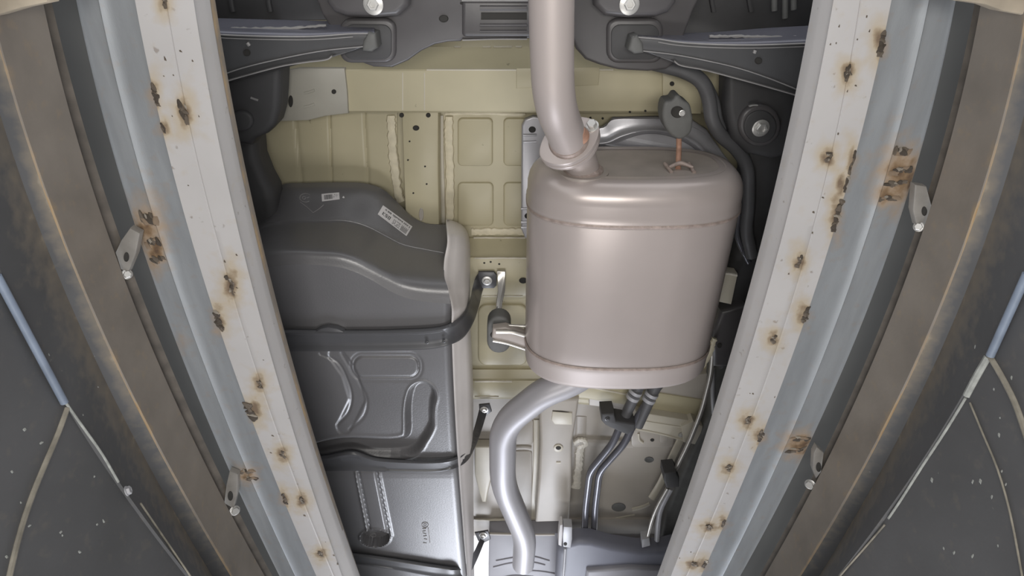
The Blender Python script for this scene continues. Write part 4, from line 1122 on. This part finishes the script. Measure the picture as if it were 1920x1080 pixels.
s = strap('middle strap of three across the fuel tank', [(520, 858, .984), (600, 860, .984), (660, 850, .984), (700, 862, .984), (760, 867, .984), (825, 867, .985), (852, 862, .99), (872, 848, 1.03), (884, 822, 1.11), (892, 795, 1.18), (900, 765, 1.225)],
      [(530, 886, .984), (610, 885, .984), (660, 885, .984), (700, 886, .984), (760, 887, .984), (825, 886, .985), (852, 880, .99), (876, 866, 1.03), (892, 838, 1.11), (904, 805, 1.18), (914, 772, 1.225)], (908, 768, 5), 1.222,
      [(898, 760), (918, 758), (922, 772), (912, 780), (899, 778)])
s = strap('lowest strap of three across the fuel tank, at the picture bottom', [(600, 1038, .984), (665, 1042, .984), (740, 1052, .984), (820, 1064, .985), (858, 1068, .99), (876, 1060, 1.04), (888, 1040, 1.12), (900, 1014, 1.2)],
      [(610, 1056, .984), (670, 1060, .984), (740, 1070, .984), (820, 1084, .985), (862, 1086, .99), (882, 1074, 1.04), (894, 1052, 1.12), (908, 1018, 1.2)], (906, 1003, 5), 1.215, [(890, 1000), (915, 996), (920, 1012), (904, 1020), (896, 1014)])

# ------------------------------------------------------------------ fuel and brake lines on the right
fl1 = thing('fuel_line', 'dark fuel line pair running from under the muffler to the bumper cover, inner pipe', 'fuel line', 'dark fuel line pair')
pipe('line_tube', [(1215, 690, 1.20), (1185, 745, 1.19), (1162, 800, 1.18), (1150, 830, 1.175), (1106, 884, 1.18), (1098, 950, 1.19), (1094, 1045, 1.20)], .0105, M['line_steel'], fl1, .03, 18)
fl2_ = thing('fuel_line', 'dark fuel line pair running from under the muffler to the bumper cover, outer pipe', 'fuel line', 'dark fuel line pair')
pipe('line_tube', [(1255, 700, 1.20), (1215, 750, 1.19), (1185, 800, 1.18), (1172, 830, 1.175), (1124, 884, 1.18), (1116, 950, 1.19), (1112, 1045, 1.20)], .0105, M['line_steel'], fl2_, .03, 18)
for root, x, y in ((fl1, 1186, 742), (fl2_, 1216, 746)):
    pipe('hose_sleeve', [(x + 32, y - 55, 1.195), (x + 8, y - 12, 1.188)], .0165, M['hose'], root, .02, 18)
    for dy in (0, 10):
        pipe('hose_clamp', [(x + 7 - dy * .5, y - 10 + dy, 1.186), (x + 4 - dy * .5, y - 5 + dy, 1.185)], .0185, M['clip_grey'], root, .01, 18)
    pipe('hose_sleeve', [(x + 2, y + 4, 1.186), (x - 20, y + 52, 1.18)], .0145, M['hose'], root, .02, 18)
lc = thing('line_clamp', 'black plastic clamp holding the two dark fuel lines', 'clamp')
slab('clamp_body', [(1128, 777), (1152, 776), (1156, 790), (1192, 796), (1190, 808), (1176, 816), (1148, 804), (1136, 798), (1128, 790)], 1.15, .05, M['black_rubber'], lc, .005, 3)
bolt(1139, 786, 1.149, 3, M['strap_steel'], lc, socket=False)
bl = thing('brake_pipe', 'bright metal brake pipe slanting down beside the right rail', 'brake pipe')
pipe('pipe_tube', [(1338, 640, 1.15), (1334, 700, 1.15), (1316, 770, 1.15), (1292, 830, 1.15), (1262, 890, 1.15)], .0062, M['pipe_bright'], bl, .04, 16)
pipe('pipe_tube', [(1336, 690, 1.16), (1336, 740, 1.16), (1338, 775, 1.16)], .006, M['clip_grey'], bl, .02, 12)
slab('pipe_clip', [(1246, 888), (1268, 886), (1274, 896), (1274, 914), (1250, 916), (1245, 902)], 1.13, .05, M['black_rubber'], bl, .005, 3)
pipe('pipe_tube', [(1252, 915, 1.15), (1232, 950, 1.15), (1222, 975, 1.15), (1212, 1014, 1.15)], .0055, M['pipe_bright'], bl, .04, 14)
pipe('pipe_tube', [(1258, 915, 1.16), (1238, 952, 1.16), (1234, 980, 1.16), (1232, 1012, 1.16)], .009, M['clip_grey'], bl, .04, 16)
slab('pipe_foot', [(1204, 1012), (1218, 1010), (1220, 1024), (1204, 1028)], 1.14, .03, M['clip_grey'], bl, .004)
dp = thing('side_duct', 'dark grey side duct between the brake pipe and the right rail', 'duct')
slab('duct_body', [(1336, 690), (1378, 680), (1345, 790), (1316, 880), (1282, 980), (1262, 1030), (1236, 1020), (1250, 960), (1272, 905), (1300, 840), (1330, 780)], 1.20, .05, M['rubber_grey'], dp, .012, 3)

# dark covers in front of the subframe and unseen body sills added to block side light
for k, (pts, lab) in enumerate((([(300, -240), (640, -240), (640, 38), (520, 40), (300, 44)], 'plain dark cover above the left control arm'), ([(1240, -240), (1620, -240), (1620, 80), (1400, 82), (1290, 80), (1240, 60)], 'plain dark cover above the right control arm'))):
    t = thing('splash_cover', lab, 'cover', 'dark covers ahead of the suspension')
    slab('cover_sheet', pts, 1.19, .02, M['black_rubber'], t, .006)
    for j in range(2):
        x0 = (430 if k == 0 else 1330) + 70 * j
        ribbon('pressed_rib', [(x0, -60), (x0 + 4, 0), (x0 + 8, 22)], 10, 1.19, .006, M['black_rubber'], t)
for sg, lab in ((-1, 'unseen dark sill added to block side light outside the left rail'), (1, 'unseen dark sill added to block side light outside the right rail')):
    t = thing('sill_light_block', lab, 'sill', 'added light-blocking sills')
    box('sill_panel', (sg * .80 - .02, -.35, .93), (sg * .80 + .02, 2.05, 1.34), M['dark_steel'], t)
    box('sill_flange', (sg * .80 - .006, -.35, .905), (sg * .80 + .006, 2.05, .93), M['dark_steel'], t)

sheet('rear_sheet_edge', [(990, ZF - .012), (1030, ZF - .012), (1075, ZF - .03)], 1046, 1420, M['beige_grey'], pan, 2, .01)

sf = slab('side_flange', [(1354, 511), (1384, 515), (1372, 572), (1344, 566)], 1.128, .03, M['beige_pale'], pan, .004)
ribbon('edge_highlight', [(1354, 513), (1366, 513), (1382, 516)], 4, 1.128, .003, M['sealant_white'], sf)
ribbon('sealant_bead', [(1340, 634), (1334, 652), (1326, 672), (1312, 688), (1298, 694)], 10, 1.128, .005, M['sealant'], pan, .3, 8, 13)


# ------------------------------------------------------------------ place every object under its root
bpy.context.view_layer.update()
def world_bbox(o):
    pts = []
    def rec(x):
        if x.type == 'MESH':
            mw = WORLD[x]
            pts.extend(mw @ Vector(c) for c in x.bound_box)
        for c in x.children: rec(c)
    rec(o)
    return pts
for r in ROOTS:
    b = world_bbox(r)
    if b:
        lo = [min(p[k] for p in b) for k in range(3)]; hi = [max(p[k] for p in b) for k in range(3)]
        WORLD[r] = Matrix.Translation(((lo[0] + hi[0]) / 2, (lo[1] + hi[1]) / 2, lo[2]))
for o, mw in WORLD.items():
    if o.parent is not None:
        o.matrix_parent_inverse = Matrix.Identity(4)
        o.matrix_basis = WORLD[o.parent].inverted() @ mw
    else:
        o.matrix_basis = mw
